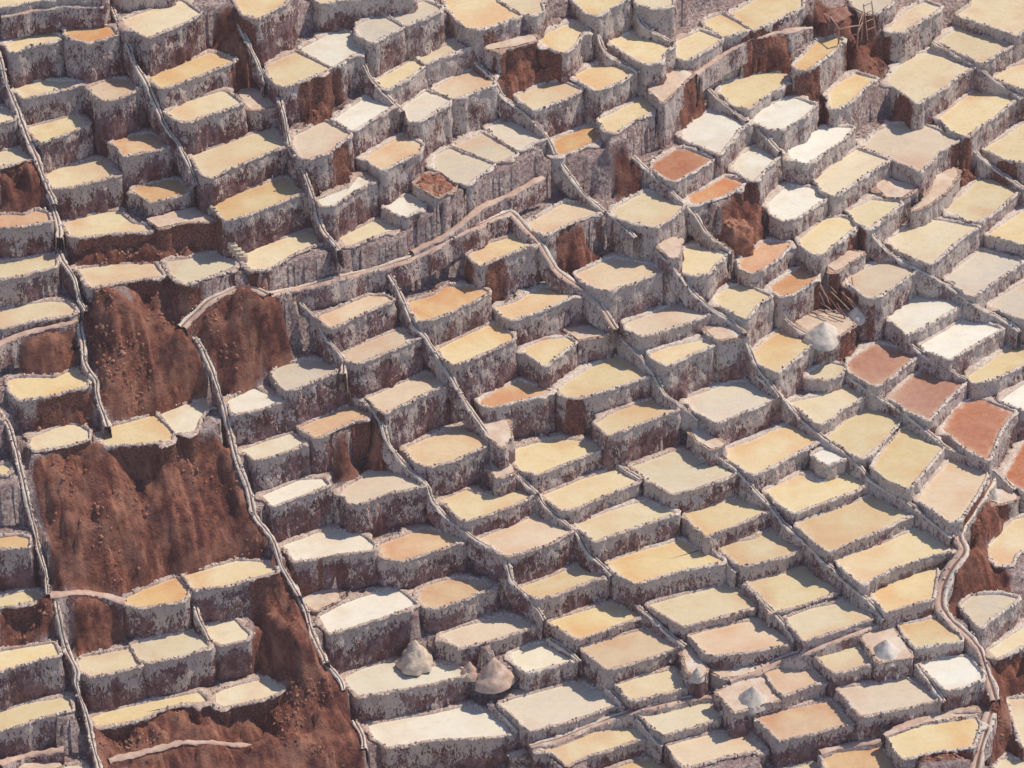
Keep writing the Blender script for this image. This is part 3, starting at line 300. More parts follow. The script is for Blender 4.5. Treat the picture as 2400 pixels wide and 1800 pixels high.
CHANNELS=[
('n',[-33.68,12.06,18.68,-33.38,11.28,18.52,-33.14,10.84,18.17,-33.02,10.59,17.74,-32.9,10.36,17.3,-32.78,10.1,16.88,-32.53,9.75,16.46,-32.29,9.4,16.04,-32.08,9.14,15.6,-31.91,8.82,15.2,-31.71,8.39,14.88,-31.49,7.89,14.58,-31.26,7.43,14.23,-31.03,7.01,13.86,-30.81,6.62,13.54,-30.57,6.12,13.29,-30.32,5.59,13.02,-30.1,5.13,12.68,-29.88,4.8,12.26,-29.71,4.53,11.86,-29.49,4.01,11.63,-29.38,3.67,11.56],'narrow salt-crusted channel from zero tenths across, one down, to one across, three down'),
('n',[-26.29,15.81,19.3,-25.99,14.89,19.22,-25.72,14.22,18.99,-25.46,13.76,18.66,-25.19,13.22,18.39,-24.97,12.65,18.15,-24.79,12.19,17.86,-24.63,11.8,17.54,-24.39,11.43,17.22,-24.08,11.07,16.91,-23.78,10.78,16.56,-23.54,10.49,16.16,-23.36,10.17,15.72,-23.17,9.83,15.29,-22.92,9.51,14.91,-22.66,9.13,14.55,-22.39,8.7,14.23,-22.08,8.36,13.94,-21.77,8.03,13.66,-21.5,7.69,13.34,-21.25,7.32,13.0,-21.0,6.95,12.67,-20.79,6.58,12.31,-20.58,6.19,11.97,-20.35,5.53,11.79],'narrow salt-crusted channel from one tenths across, zero down, to two across, two down'),
('l',[-33.17,12.62,20.25,-32.69,12.83,20.25,-32.22,13.06,20.23,-31.74,13.28,20.22,-31.26,13.49,20.21,-30.75,13.67,20.22,-30.2,13.78,20.25,-29.64,13.87,20.3,-29.09,14.0,20.33,-28.57,14.0,20.31,-28.05,14.04,20.26,-27.55,14.09,20.22,-27.05,14.12,20.18,-26.55,14.12,20.17],'sandy footpath from zero tenths across, zero down, to one across, zero down'),
('n',[-17.96,15.77,17.9,-17.68,14.99,17.8,-17.43,14.47,17.55,-17.19,14.16,17.19,-16.96,13.96,16.75,-16.73,13.86,16.27,-16.53,13.68,15.78,-16.31,13.34,15.38,-16.07,12.63,15.2],'narrow salt-crusted channel from two tenths across, zero down, to three across, one down'),
('n',[-15.22,11.66,14.73,-15.04,10.82,14.6,-14.88,10.28,14.29,-14.75,9.89,13.89,-14.65,9.57,13.45,-14.54,9.26,13.01,-14.43,8.8,12.65,-14.13,8.21,12.44,-13.82,7.51,12.3,-13.51,6.91,12.1,-13.28,6.51,11.75,-13.1,6.26,11.27,-12.93,6.11,10.72,-12.79,5.89,10.18,-12.65,5.61,9.68,-12.45,5.16,9.26,-12.19,4.52,8.96,-11.86,4.12,8.72,-11.52,3.72,8.48,-11.17,3.16,8.35],'narrow salt-crusted channel from three tenths across, one down, to three across, three down'),
('n',[-10.09,16.49,15.37,-9.89,15.75,15.2,-9.7,15.37,14.82,-9.52,15.09,14.38,-9.12,14.9,14.0,-8.72,14.55,13.71,-8.31,14.11,13.47,-7.95,13.85,13.2,-7.58,13.63,12.91,-7.2,13.19,12.74],'narrow salt-crusted channel from four tenths across, one down, to four across, one down'),
('n',[-2.49,19.71,12.73,-2.05,19.04,12.66,-1.61,18.54,12.49,-1.18,18.21,12.21,-0.9,17.8,11.81,-0.62,17.51,11.34,-0.2,17.6,10.93,0.22,17.44,10.67,0.64,17.08,10.53,1.06,16.63,10.46,1.43,16.01,10.33,1.8,15.53,10.13,2.17,15.19,9.84,2.47,14.93,9.47,2.69,14.71,9.04,2.91,14.46,8.63,3.23,14.16,8.29,3.55,13.86,7.94,3.87,13.62,7.56,4.17,13.42,7.16,4.47,13.17,6.79,4.77,12.83,6.48,5.19,12.59,6.25,5.61,12.27,6.08,6.03,11.86,5.96,6.24,11.63,5.92],'narrow salt-crusted channel from five tenths across, one down, to six across, three down'),
('n',[8.41,25.86,13.3,8.62,25.07,13.19,8.84,24.54,12.93,9.2,24.27,12.65,9.7,24.09,12.45,10.19,23.79,12.33,10.67,23.38,12.26,10.92,23.16,12.24],'narrow salt-crusted channel from six tenths across, zero down, to seven across, one down'),
('n',[5.8,23.18,12.88,6.02,22.41,12.68,6.24,22.06,12.23,6.6,22.04,11.78,7.09,22.02,11.5,7.57,21.71,11.41,8.05,21.27,11.39,8.59,20.54,11.38],'narrow salt-crusted channel from six tenths across, zero down, to six across, one down'),
('n',[8.07,15.91,7.62,8.49,15.44,7.47,8.91,15.24,7.16,9.33,15.04,6.84,9.74,14.68,6.63,10.12,14.24,6.49,10.5,13.78,6.36,10.88,13.35,6.21,11.27,13.09,5.96,11.67,13.02,5.59,12.05,12.95,5.14,12.42,12.81,4.73,12.72,12.47,4.33,13.02,12.12,3.93,13.39,11.89,3.6,13.84,11.72,3.36,14.29,11.47,3.17,14.73,11.09,3.07],'narrow salt-crusted channel from six tenths across, two down, to seven across, three down'),
('n',[13.5,23.49,8.31,13.91,22.91,8.16,14.33,22.58,7.86,14.78,22.37,7.6,15.22,21.96,7.46,15.65,21.44,7.38,16.08,20.85,7.35],'narrow salt-crusted channel from seven tenths across, one down, to seven across, two down'),
('l',[12.47,22.7,9.99,12.92,23.24,10.02,13.38,23.75,10.07,13.84,24.3,10.09,14.31,24.9,10.08,14.79,25.46,10.08,15.27,25.9,10.16,15.74,26.25,10.29,16.21,26.62,10.4,16.72,26.93,10.45,17.27,27.2,10.42,17.83,27.53,10.35,18.38,27.85,10.28,18.93,28.12,10.25,19.57,28.48,10.16,20.22,29.03,9.95,20.87,29.5,9.79],'sandy footpath from seven tenths across, one down, to eight across, zero down'),
('n',[29.83,33.26,6.39,30.29,32.86,6.32,30.76,32.54,6.2,31.22,32.15,6.12,31.69,31.7,6.1,32.16,31.26,6.06,32.63,30.9,5.98,33.1,30.57,5.78,33.57,30.33,5.42,34.06,30.17,5.02,34.56,30.1,4.69,35.04,29.8,4.5,35.49,29.38,4.38,35.93,28.85,4.32],'narrow salt-crusted channel from nine tenths across, one down, to ten across, one down'),
('n',[32.24,24.78,2.59,32.64,24.4,2.37,33.09,24.35,1.95,33.55,24.29,1.58,33.98,24.04,1.37,34.39,23.64,1.27,34.79,23.19,1.19,35.25,22.66,1.11,35.69,22.11,1.05,35.92,21.82,1.03],'narrow salt-crusted channel from ten tenths across, two down, to ten across, two down'),
('n',[16.61,21.51,6.84,16.95,20.77,6.76,17.31,20.22,6.56,17.7,19.8,6.3,18.11,19.27,6.13,18.3,18.96,6.07],'narrow salt-crusted channel from seven tenths across, two down, to eight across, two down'),
('n',[-30.09,5.78,12.09,-29.88,4.98,11.96,-29.71,4.44,11.67,-29.53,4.0,11.31,-29.33,3.57,10.95,-29.14,3.16,10.58,-29.03,2.67,10.26,-28.97,1.93,10.1],'narrow salt-crusted channel from zero tenths across, two down, to one across, three down'),
('n',[-29.26,2.36,8.98,-28.93,1.6,8.83,-28.64,1.09,8.53,-28.2,0.69,8.22,-27.92,0.23,7.92,-27.8,-0.2,7.56,-27.68,-0.61,7.2,-27.44,-1.02,6.94,-27.16,-1.67,6.84],'narrow salt-crusted channel from one tenths across, three down, to one across, four down'),
('n',[-27.62,-1.06,6.11,-27.61,-1.93,5.99,-27.51,-2.56,5.73,-27.3,-3.1,5.46,-27.2,-3.65,5.19,-27.22,-4.15,4.9,-27.05,-4.56,4.58,-26.69,-4.89,4.25,-26.33,-5.19,3.9,-26.36,-5.76,3.51,-26.27,-6.15,3.12,-26.06,-6.37,2.74,-25.88,-6.69,2.38,-25.71,-7.26,2.13,-25.62,-7.61,2.05],'narrow salt-crusted channel from one tenths across, four down, to one across, six down'),
('n',[-21.41,-1.36,5.34,-20.86,-1.71,5.26,-20.33,-1.83,5.02,-20.02,-2.07,4.65,-19.72,-2.23,4.21,-19.51,-2.53,3.82,-19.28,-2.98,3.51,-19.05,-3.51,3.27,-18.86,-4.09,2.97,-18.67,-4.51,2.56,-18.49,-4.84,2.09,-18.31,-5.17,1.63,-18.22,-5.37,1.17,-18.12,-5.61,0.75,-18.02,-5.93,0.39,-17.88,-6.36,0.09,-17.71,-6.84,-0.19,-17.55,-7.25,-0.52,-17.39,-7.57,-0.91,-17.22,-7.76,-1.37,-17.06,-7.93,-1.84,-16.88,-8.19,-2.25,-16.73,-8.59,-2.6,-16.61,-9.07,-2.94,-16.49,-9.54,-3.3,-16.19,-9.72,-3.66,-15.88,-9.91,-4.02,-15.57,-10.14,-4.34,-15.26,-10.47,-4.59,-15.06,-10.98,-4.83,-14.87,-11.41,-5.14,-14.7,-11.72,-5.54,-14.49,-11.98,-5.93,-14.26,-12.25,-6.27,-14.01,-12.57,-6.56,-13.77,-12.94,-6.82,-13.52,-13.46,-6.95],'narrow salt-crusted channel from two tenths across, four down, to three across, eight down'),
('l',[-32.76,-4.51,6.11,-32.32,-4.13,6.12,-31.88,-3.78,6.15,-31.43,-3.44,6.2,-30.97,-3.2,6.24,-30.49,-3.04,6.27,-30.02,-2.87,6.3,-29.54,-2.7,6.33,-29.06,-2.52,6.35,-28.52,-2.29,6.36,-27.98,-2.04,6.36,-27.7,-1.91,6.36],'sandy footpath from zero tenths across, five down, to one across, four down'),
('p',[-21.15,-2.1,5.96,-20.79,-1.58,6.06,-20.41,-1.2,6.25,-20.03,-0.87,6.48,-19.65,-0.51,6.69,-19.21,-0.19,6.84,-18.71,0.11,6.92,-18.22,0.47,6.95,-17.73,0.83,6.99,-17.19,0.75,7.02,-16.65,0.7,7.03,-16.14,0.46,7.02,-15.64,0.01,7.0],'walkway with channel from two tenths across, four down, to three across, four down'),
('p',[-15.67,0.54,6.7,-15.18,0.84,6.62,-14.69,1.28,6.45,-14.2,1.69,6.29,-13.7,2.02,6.2,-13.19,2.29,6.18,-12.68,2.46,6.24,-12.16,2.58,6.33,-11.65,2.79,6.36,-11.15,3.08,6.32,-10.68,3.39,6.25,-10.19,3.69,6.19,-9.71,3.97,6.14,-9.23,4.22,6.12,-8.74,4.39,6.14,-8.24,4.6,6.2,-7.74,4.81,6.25,-7.24,5.07,6.27,-6.75,5.39,6.25,-6.28,5.79,6.23,-5.83,6.14,6.3,-5.38,6.38,6.43,-4.93,6.65,6.54,-4.47,7.0,6.6,-4.02,7.35,6.67,-3.55,7.63,6.76,-3.06,7.93,6.82,-2.58,8.35,6.79,-2.09,8.85,6.72,-1.6,9.33,6.66,-1.1,9.74,6.65,-0.61,10.12,6.66,-0.06,10.61,6.62,0.27,10.12,6.48,0.6,9.77,6.25,0.97,9.43,5.98,1.37,9.05,5.71,1.76,8.69,5.44,2.09,8.41,5.1,2.36,8.21,4.7,2.62,8.08,4.25,2.88,7.93,3.82,3.33,7.84,3.43,3.77,7.65,3.12,4.25,7.4,2.88,4.76,7.11,2.73,5.27,6.78,2.59,5.6,6.31,2.39,5.93,6.01,2.08,6.27,5.84,1.68,6.53,5.67,1.26,6.79,5.3,0.98,6.91,5.04,0.89],'walkway with channel from three tenths across, four down, to six across, four down'),
('n',[-8.21,4.65,5.86,-7.9,4.02,5.71,-7.61,3.71,5.36,-7.34,3.49,4.89,-7.07,3.2,4.44,-6.82,2.87,4.0,-6.6,2.49,3.61,-6.38,1.98,3.3,-5.89,1.64,3.02,-5.5,1.35,2.67,-5.2,1.12,2.24,-4.9,0.91,1.8,-4.62,0.64,1.44,-4.34,0.27,1.17,-4.07,-0.15,0.94,-3.8,-0.48,0.65,-3.53,-0.64,0.21,-3.26,-0.71,-0.32,-2.99,-0.77,-0.86,-2.72,-0.9,-1.34,-2.43,-1.12,-1.75,-2.12,-1.43,-2.07,-1.81,-1.87,-2.3,-1.5,-2.42,-2.44,-1.2,-2.89,-2.63,-0.91,-3.12,-2.98,-0.61,-3.23,-3.43,-0.32,-3.45,-3.8,-0.02,-3.78,-4.09,0.32,-4.01,-4.39,0.7,-4.18,-4.68,1.08,-4.46,-4.9,1.46,-4.89,-5.0,1.65,-5.13,-5.03],'narrow salt-crusted channel from four tenths across, four down, to five across, six down'),
('n',[-13.81,1.8,5.26,-13.4,1.35,5.13,-13.01,1.1,4.87,-12.62,0.85,4.61,-12.37,0.35,4.41,-12.11,-0.13,4.18,-11.87,-0.52,3.91,-11.51,-0.78,3.59,-11.15,-0.96,3.2,-10.8,-1.05,2.75,-10.85,-1.73,2.43,-10.87,-2.16,2.32],'narrow salt-crusted channel from three tenths across, four down, to three across, five down'),
('l',[-6.59,5.88,6.46,-6.13,6.21,6.51,-5.66,6.44,6.62,-5.19,6.65,6.75,-4.72,6.91,6.84,-4.25,7.17,6.93,-3.84,7.56,7.09,-3.42,7.9,7.29,-3.01,8.3,7.44,-2.6,8.8,7.54,-2.19,9.39,7.58,-1.72,9.9,7.58,-1.2,10.33,7.56,-0.67,10.71,7.56,-0.15,11.02,7.61,0.32,11.4,7.69,0.79,11.82,7.74,1.27,12.3,7.75,1.74,12.82,7.74,1.98,13.08,7.74],'sandy footpath from four tenths across, three down, to five across, two down'),
('n',[6.86,6.02,0.0,7.24,5.5,-0.09,7.62,5.11,-0.27,8.0,4.7,-0.43,8.38,4.26,-0.58,8.75,3.81,-0.76,9.1,3.34,-0.97,9.46,2.94,-1.22,9.67,2.45,-1.55,9.89,2.02,-1.92,10.21,1.79,-2.26,10.64,1.69,-2.53,11.07,1.64,-2.82,11.5,1.61,-3.18,11.9,1.48,-3.48,12.29,1.09,-3.61],'narrow salt-crusted channel from six tenths across, four down, to seven across, five down'),
('n',[9.55,9.76,4.16,9.91,9.18,4.09,10.26,8.73,3.95,10.63,8.41,3.72,10.96,8.28,3.31,11.3,8.32,2.8,11.64,8.28,2.33,11.97,8.1,1.96,12.35,7.84,1.64,12.78,7.57,1.34,13.2,7.29,1.05,13.67,7.12,0.76,14.16,6.98,0.52,14.65,6.75,0.34,15.03,6.3,0.18,15.33,5.81,-0.08,15.63,5.56,-0.5,15.89,5.46,-1.07,16.09,5.27,-1.61,16.27,4.86,-2.0,16.57,4.5,-2.25,16.87,4.1,-2.46,17.17,3.71,-2.68,17.47,3.3,-2.89,17.76,2.74,-2.99],'narrow salt-crusted channel from six tenths across, three down, to eight across, five down'),
('n',[3.76,14.0,6.94,4.16,13.42,6.83,4.57,13.03,6.59,4.99,12.74,6.35,5.42,12.46,6.16,5.85,12.19,5.97,6.34,11.89,5.75,6.82,11.44,5.59,7.23,10.93,5.45,7.63,10.45,5.29,8.04,9.94,5.15,8.24,9.65,5.11],'narrow salt-crusted channel from six tenths across, two down, to six across, three down'),
('n',[24.21,15.56,2.18,24.48,15.0,2.0,24.79,14.81,1.59,25.18,14.83,1.1,25.61,14.84,0.68,26.02,14.66,0.38,26.45,14.38,0.23,26.92,14.09,0.17,27.38,13.77,0.11,27.85,13.54,0.01,28.31,13.32,-0.2,28.79,13.29,-0.53,29.28,13.35,-0.92,29.76,13.32,-1.25,30.2,13.02,-1.43,30.61,12.54,-1.52,31.03,12.08,-1.62,31.51,11.91,-1.82,32.0,11.87,-2.1,32.5,11.83,-2.38,32.98,11.7,-2.6,33.45,11.5,-2.78,33.92,11.13,-2.95,34.36,10.49,-3.04],'narrow salt-crusted channel from eight tenths across, three down, to ten across, four down'),
('n',[13.64,7.73,0.62,14.13,7.34,0.61,14.63,7.03,0.54,14.97,6.43,0.41,15.32,5.81,0.3,15.49,5.48,0.26],'narrow salt-crusted channel from seven tenths across, four down, to seven across, four down'),
('n',[18.23,9.24,-1.06,18.66,8.79,-1.17,19.09,8.5,-1.37,19.57,8.25,-1.55,20.08,7.94,-1.6,20.57,7.54,-1.6],'narrow salt-crusted channel from eight tenths across, four down, to eight across, four down'),
('n',[22.55,6.41,-3.75,22.93,5.91,-3.78,23.32,5.46,-3.83,23.71,5.08,-3.93,24.12,4.79,-4.09,24.58,4.64,-4.33,25.05,4.48,-4.55,25.48,4.16,-4.69,25.89,3.72,-4.73,26.31,3.26,-4.76,26.7,2.82,-4.84,27.08,2.39,-4.97,27.45,1.99,-5.11,27.83,1.59,-5.25,28.21,1.25,-5.44,28.6,1.0,-5.69,29.09,0.95,-5.93,29.55,0.74,-6.06,29.99,0.38,-6.07,30.42,-0.01,-6.06,30.87,-0.33,-6.11,31.34,-0.4,-6.32,31.87,-0.18,-6.76,32.31,-0.08,-7.29,32.72,-0.17,-7.68,33.09,-0.56,-7.85,33.26,-0.82,-7.88],'narrow salt-crusted channel from eight tenths across, five down, to ten across, six down'),
('n',[26.43,9.17,-2.71,26.86,8.67,-2.83,27.32,8.36,-3.06,27.77,8.05,-3.3,28.23,7.85,-3.49,28.69,7.6,-3.64,29.14,7.35,-3.79,29.6,7.13,-3.95,30.05,6.9,-4.11,30.49,6.55,-4.19],'narrow salt-crusted channel from nine tenths across, four down, to nine across, five down'),
('n',[-32.49,-7.42,3.21,-32.09,-7.99,3.07,-31.73,-8.32,2.78,-31.54,-8.75,2.44,-31.34,-9.21,2.12,-31.13,-9.7,1.83,-31.01,-10.09,1.53,-30.9,-10.49,1.23,-30.78,-10.88,0.93,-30.66,-11.26,0.62,-30.53,-11.63,0.3,-30.42,-11.97,-0.05,-30.31,-12.23,-0.45,-30.21,-12.41,-0.92,-30.12,-12.62,-1.39,-30.01,-12.89,-1.81,-29.89,-13.24,-2.18,-29.75,-13.64,-2.52,-29.58,-14.08,-2.84,-29.4,-14.58,-3.11,-29.22,-15.1,-3.37,-29.15,-15.54,-3.65,-29.08,-15.95,-3.96,-28.99,-16.48,-4.17,-28.94,-16.8,-4.24],'narrow salt-crusted channel from zero tenths across, five down, to zero across, eight down'),
('l',[-28.91,-16.41,-4.55,-28.44,-16.3,-4.57,-27.98,-16.14,-4.63,-27.53,-15.9,-4.76,-27.09,-15.55,-4.97,-26.65,-15.21,-5.26,-26.19,-15.02,-5.52,-25.72,-14.95,-5.68,-25.26,-15.03,-5.8,-24.79,-15.14,-5.9,-24.31,-15.31,-5.96],'sandy footpath from zero tenths across, eight down, to one across, eight down'),
('n',[-10.23,-1.38,0.14,-9.76,-1.86,0.07,-9.3,-2.27,-0.05,-8.85,-2.66,-0.17,-8.56,-3.26,-0.35,-8.29,-3.68,-0.65,-8.15,-3.94,-1.08,-8.01,-4.1,-1.59,-7.78,-4.15,-2.12,-7.46,-4.17,-2.62,-7.13,-4.3,-3.04,-6.76,-4.57,-3.33,-6.35,-4.99,-3.47,-5.93,-5.46,-3.57,-5.52,-5.79,-3.77,-5.34,-6.12,-4.1,-5.16,-6.35,-4.51,-4.89,-6.53,-4.94,-4.53,-6.69,-5.35,-4.18,-6.95,-5.69,-3.78,-7.19,-5.88,-3.38,-7.57,-5.97,-2.97,-7.96,-6.05,-2.58,-8.24,-6.22,-2.16,-8.41,-6.42,-1.72,-8.62,-6.56,-1.28,-8.95,-6.61,-0.85,-9.29,-6.64,-0.41,-9.51,-6.77,-0.29,-10.02,-7.06,-0.17,-10.33,-7.49,-0.06,-10.57,-7.98,0.37,-10.57,-8.43,0.8,-10.72,-8.76,1.17,-11.06,-9.01,1.47,-11.45,-9.29,1.77,-11.84,-9.57,2.08,-12.38,-9.72],'narrow salt-crusted channel from three tenths across, five down, to five across, eight down'),
('n',[0.31,-3.7,-4.97,0.76,-4.17,-5.0,1.21,-4.55,-5.09,1.66,-4.78,-5.29,1.96,-5.29,-5.59,2.3,-5.61,-5.88,2.7,-5.89,-6.06,3.08,-6.29,-6.15,3.47,-6.65,-6.27,3.86,-6.87,-6.49,4.26,-6.95,-6.81,4.5,-7.25,-7.15,4.73,-7.59,-7.46,4.97,-7.98,-7.72,5.35,-8.24,-7.97,5.73,-8.48,-8.24,6.11,-8.75,-8.48,6.48,-9.17,-8.61],'narrow salt-crusted channel from five tenths across, six down, to six across, seven down'),
('n',[6.87,-1.38,-5.44,7.33,-1.82,-5.47,7.79,-2.23,-5.52,8.25,-2.64,-5.57,8.47,-2.87,-5.59],'narrow salt-crusted channel from six tenths across, six down, to six across, six down'),
('n',[13.54,-0.73,-5.24,13.97,-1.18,-5.29,14.4,-1.58,-5.39,14.82,-1.96,-5.49,15.21,-2.42,-5.64,15.56,-2.89,-5.88,15.91,-3.26,-6.2,16.28,-3.45,-6.51,16.64,-3.69,-6.78,16.99,-3.99,-7.01,17.33,-4.58,-7.19,17.67,-5.21,-7.34,18.03,-5.6,-7.47,18.4,-5.99,-7.6,18.76,-6.39,-7.72,19.12,-6.83,-7.81,19.46,-7.33,-7.88,19.79,-7.8,-7.97,20.13,-8.2,-8.12,20.49,-8.55,-8.32,20.87,-8.93,-8.53,21.24,-9.39,-8.67,21.68,-10.01,-8.72,21.89,-10.34,-8.72],'narrow salt-crusted channel from seven tenths across, six down, to eight across, eight down'),
('n',[12.67,-6.36,-8.16,13.07,-6.91,-8.24,13.48,-7.33,-8.4,13.89,-7.73,-8.59,14.23,-8.14,-8.73,14.57,-8.65,-8.79],'narrow salt-crusted channel from seven tenths across, seven down, to seven across, seven down'),
('n',[16.04,5.53,-2.47,16.33,4.87,-2.51,16.63,4.29,-2.62,17.01,3.89,-2.76,17.39,3.56,-2.94,17.79,3.38,-3.23,18.19,3.32,-3.66,18.57,3.24,-4.13,18.94,3.0,-4.49,19.31,2.62,-4.7,19.7,2.17,-4.8,20.08,1.68,-4.88,20.47,1.24,-4.99,20.86,0.86,-5.14,21.28,0.56,-5.3,21.69,0.18,-5.39,22.1,-0.25,-5.44,22.51,-0.63,-5.53,22.82,-1.16,-5.71,23.14,-1.55,-5.99,23.46,-1.94,-6.27,23.91,-2.16,-6.45,24.34,-2.53,-6.51,24.76,-2.98,-6.52,25.18,-3.41,-6.53,25.6,-3.81,-6.58,26.04,-4.11,-6.7,26.44,-4.41,-6.89,26.85,-4.71,-7.08,27.24,-5.08,-7.22,27.63,-5.52,-7.31,28.01,-5.97,-7.38,28.38,-6.46,-7.43,28.57,-6.71,-7.45],'narrow salt-crusted channel from seven tenths across, five down, to nine across, seven down'),
('p',[31.97,0.51,-7.27,31.7,-0.42,-7.27,31.42,-1.38,-7.25,31.03,-2.27,-7.18,30.66,-3.07,-7.17,30.3,-3.76,-7.25,29.94,-4.41,-7.34,29.57,-5.06,-7.43,29.21,-5.68,-7.55,28.97,-6.49,-7.73,29.29,-7.02,-7.93,29.25,-7.58,-8.07,28.84,-8.16,-8.17,28.45,-8.65,-8.34,28.14,-9.09,-8.63,27.84,-9.48,-8.96,27.66,-9.91,-9.26,27.6,-10.38,-9.53,27.54,-10.87,-9.78,27.83,-11.32,-9.96,28.1,-11.9,-10.05,28.44,-12.44,-10.12,28.86,-12.83,-10.27,29.24,-13.18,-10.48,29.56,-13.67,-10.64,29.87,-14.2,-10.75,29.98,-14.79,-10.93,30.1,-15.29,-11.17,30.22,-15.74,-11.45,30.35,-16.17,-11.73,30.48,-16.56,-12.02,30.59,-17.06,-12.22,30.64,-17.34,-12.29],'walkway with channel from ten tenths across, six down, to ten across, nine down'),
('n',[-28.49,-16.45,-4.84,-28.33,-17.19,-4.97,-28.2,-17.65,-5.31,-28.11,-17.85,-5.82,-28.01,-17.93,-6.38,-27.9,-18.12,-6.87,-27.77,-18.45,-7.23,-27.52,-18.86,-7.49,-27.27,-19.25,-7.77,-27.03,-19.58,-8.1,-27.14,-19.94,-8.47,-27.08,-20.3,-8.84,-26.87,-20.64,-9.23,-26.65,-21.04,-9.57,-26.49,-21.51,-9.86,-26.33,-21.97,-10.14,-26.19,-22.32,-10.5,-26.07,-22.64,-10.87,-25.93,-23.11,-11.1,-25.77,-23.72,-11.24,-25.61,-24.34,-11.39,-25.45,-24.97,-11.53,-25.37,-25.3,-11.58],'narrow salt-crusted channel from one tenths across, eight down, to one across, ten down'),
('n',[-13.84,-12.33,-7.06,-13.59,-12.94,-7.19,-13.36,-13.26,-7.55,-13.13,-13.46,-8.0,-12.95,-13.77,-8.4,-12.79,-14.32,-8.64,-12.63,-14.93,-8.82,-12.4,-15.36,-9.07,-12.17,-15.73,-9.36,-11.95,-16.16,-9.6,-11.71,-16.75,-9.72],'narrow salt-crusted channel from three tenths across, eight down, to three across, nine down'),
('l',[-24.97,-23.96,-11.6,-24.51,-23.78,-11.61,-24.06,-23.59,-11.63,-23.6,-23.39,-11.66,-23.14,-23.2,-11.68,-22.69,-23.0,-11.69,-22.23,-22.8,-11.69,-21.78,-22.61,-11.69,-21.32,-22.43,-11.68,-20.86,-22.24,-11.68,-20.39,-22.12,-11.7,-19.9,-22.06,-11.75,-19.41,-21.98,-11.82,-18.93,-21.89,-11.89,-18.41,-21.85,-11.98,-17.9,-21.81,-12.08,-17.39,-21.76,-12.19,-16.87,-21.7,-12.29,-16.36,-21.69,-12.36,-16.1,-21.7,-12.39],'sandy footpath from one tenths across, ten down, to two across, ten down'),
('l',[-31.67,-25.07,-10.88,-31.26,-24.64,-11.07,-30.89,-23.97,-11.48,-30.49,-23.43,-11.77,-30.05,-23.14,-11.85,-29.54,-23.15,-11.74,-29.03,-23.19,-11.61,-28.52,-23.22,-11.48,-28.02,-23.2,-11.4,-27.78,-23.16,-11.38],'sandy footpath from zero tenths across, ten down, to one across, ten down'),
('n',[-20.06,-14.32,-6.96,-19.85,-15.0,-7.09,-19.66,-15.42,-7.42,-19.38,-15.71,-7.82,-19.09,-16.13,-8.11,-18.93,-16.41,-8.2],'narrow salt-crusted channel from two tenths across, eight down, to two across, eight down'),
('n',[-11.83,-16.17,-10.19,-11.42,-16.66,-10.28,-11.03,-16.99,-10.51,-10.74,-17.41,-10.76,-10.55,-18.09,-10.88],'narrow salt-crusted channel from three tenths across, nine down, to three across, nine down'),
('n',[-9.94,-19.1,-12.54,-9.66,-19.66,-12.64,-9.39,-20.07,-12.85,-9.32,-20.76,-13.03,-9.28,-21.14,-13.09],'narrow salt-crusted channel from three tenths across, nine down, to four across, ten down'),
('n',[-1.47,-16.15,-13.5,-1.03,-16.7,-13.5,-0.58,-17.23,-13.52,-0.23,-17.72,-13.57,0.12,-18.2,-13.63,0.47,-18.71,-13.65],'narrow salt-crusted channel from five tenths across, nine down, to five across, ten down'),
('n',[7.83,-10.17,-10.1,8.21,-10.63,-10.15,8.6,-10.98,-10.28,8.98,-11.3,-10.45,9.35,-11.64,-10.6,9.73,-12.02,-10.72,10.1,-12.43,-10.82,10.51,-12.84,-10.9,10.93,-13.28,-10.96,11.13,-13.51,-10.97],'narrow salt-crusted channel from six tenths across, eight down, to seven across, eight down'),
('n',[2.27,-12.07,-11.45,2.69,-12.44,-11.47,3.12,-12.8,-11.5,3.54,-13.24,-11.53,3.96,-13.74,-11.58,4.38,-14.26,-11.62],'narrow salt-crusted channel from five tenths across, eight down, to six across, nine down'),
('n',[5.88,-15.45,-12.7,6.27,-15.88,-12.75,6.66,-16.24,-12.85,7.06,-16.9,-12.92,7.26,-17.25,-12.94],'narrow salt-crusted channel from six tenths across, nine down, to six across, nine down'),
('p',[1.09,-19.84,-13.96,1.59,-19.66,-13.94,2.1,-19.47,-13.93,2.6,-19.27,-13.93,3.11,-19.06,-13.93,3.59,-18.79,-13.91,4.07,-18.54,-13.87,4.56,-18.29,-13.83,5.04,-18.04,-13.79,5.52,-17.78,-13.75,6.02,-17.54,-13.72,6.52,-17.41,-13.6,7.02,-17.41,-13.37,7.52,-17.46,-13.1,8.02,-17.47,-12.93,8.53,-17.35,-12.87,9.04,-17.16,-12.86,9.53,-16.98,-12.87,10.02,-16.8,-12.88,10.5,-16.62,-12.9,10.99,-16.47,-12.89,11.47,-16.33,-12.88,11.96,-16.17,-12.88,12.44,-16.0,-12.89,12.69,-15.91,-12.9],'walkway with channel from five tenths across, ten down, to seven across, nine down'),
('n',[7.79,-17.47,-13.32,8.1,-18.02,-13.39,8.42,-18.48,-13.52,8.74,-18.92,-13.67,9.12,-19.38,-13.82,9.58,-19.92,-13.89],'narrow salt-crusted channel from six tenths across, nine down, to six across, ten down'),
('n',[15.03,-8.93,-9.48,15.41,-9.51,-9.48,15.79,-10.1,-9.48,16.17,-10.69,-9.47,16.52,-11.28,-9.48,16.85,-11.8,-9.56,17.19,-12.2,-9.73,17.49,-12.59,-9.93,17.73,-13.06,-10.08,17.97,-13.64,-10.16,18.09,-13.94,-10.17],'narrow salt-crusted channel from seven tenths across, eight down, to eight across, eight down'),
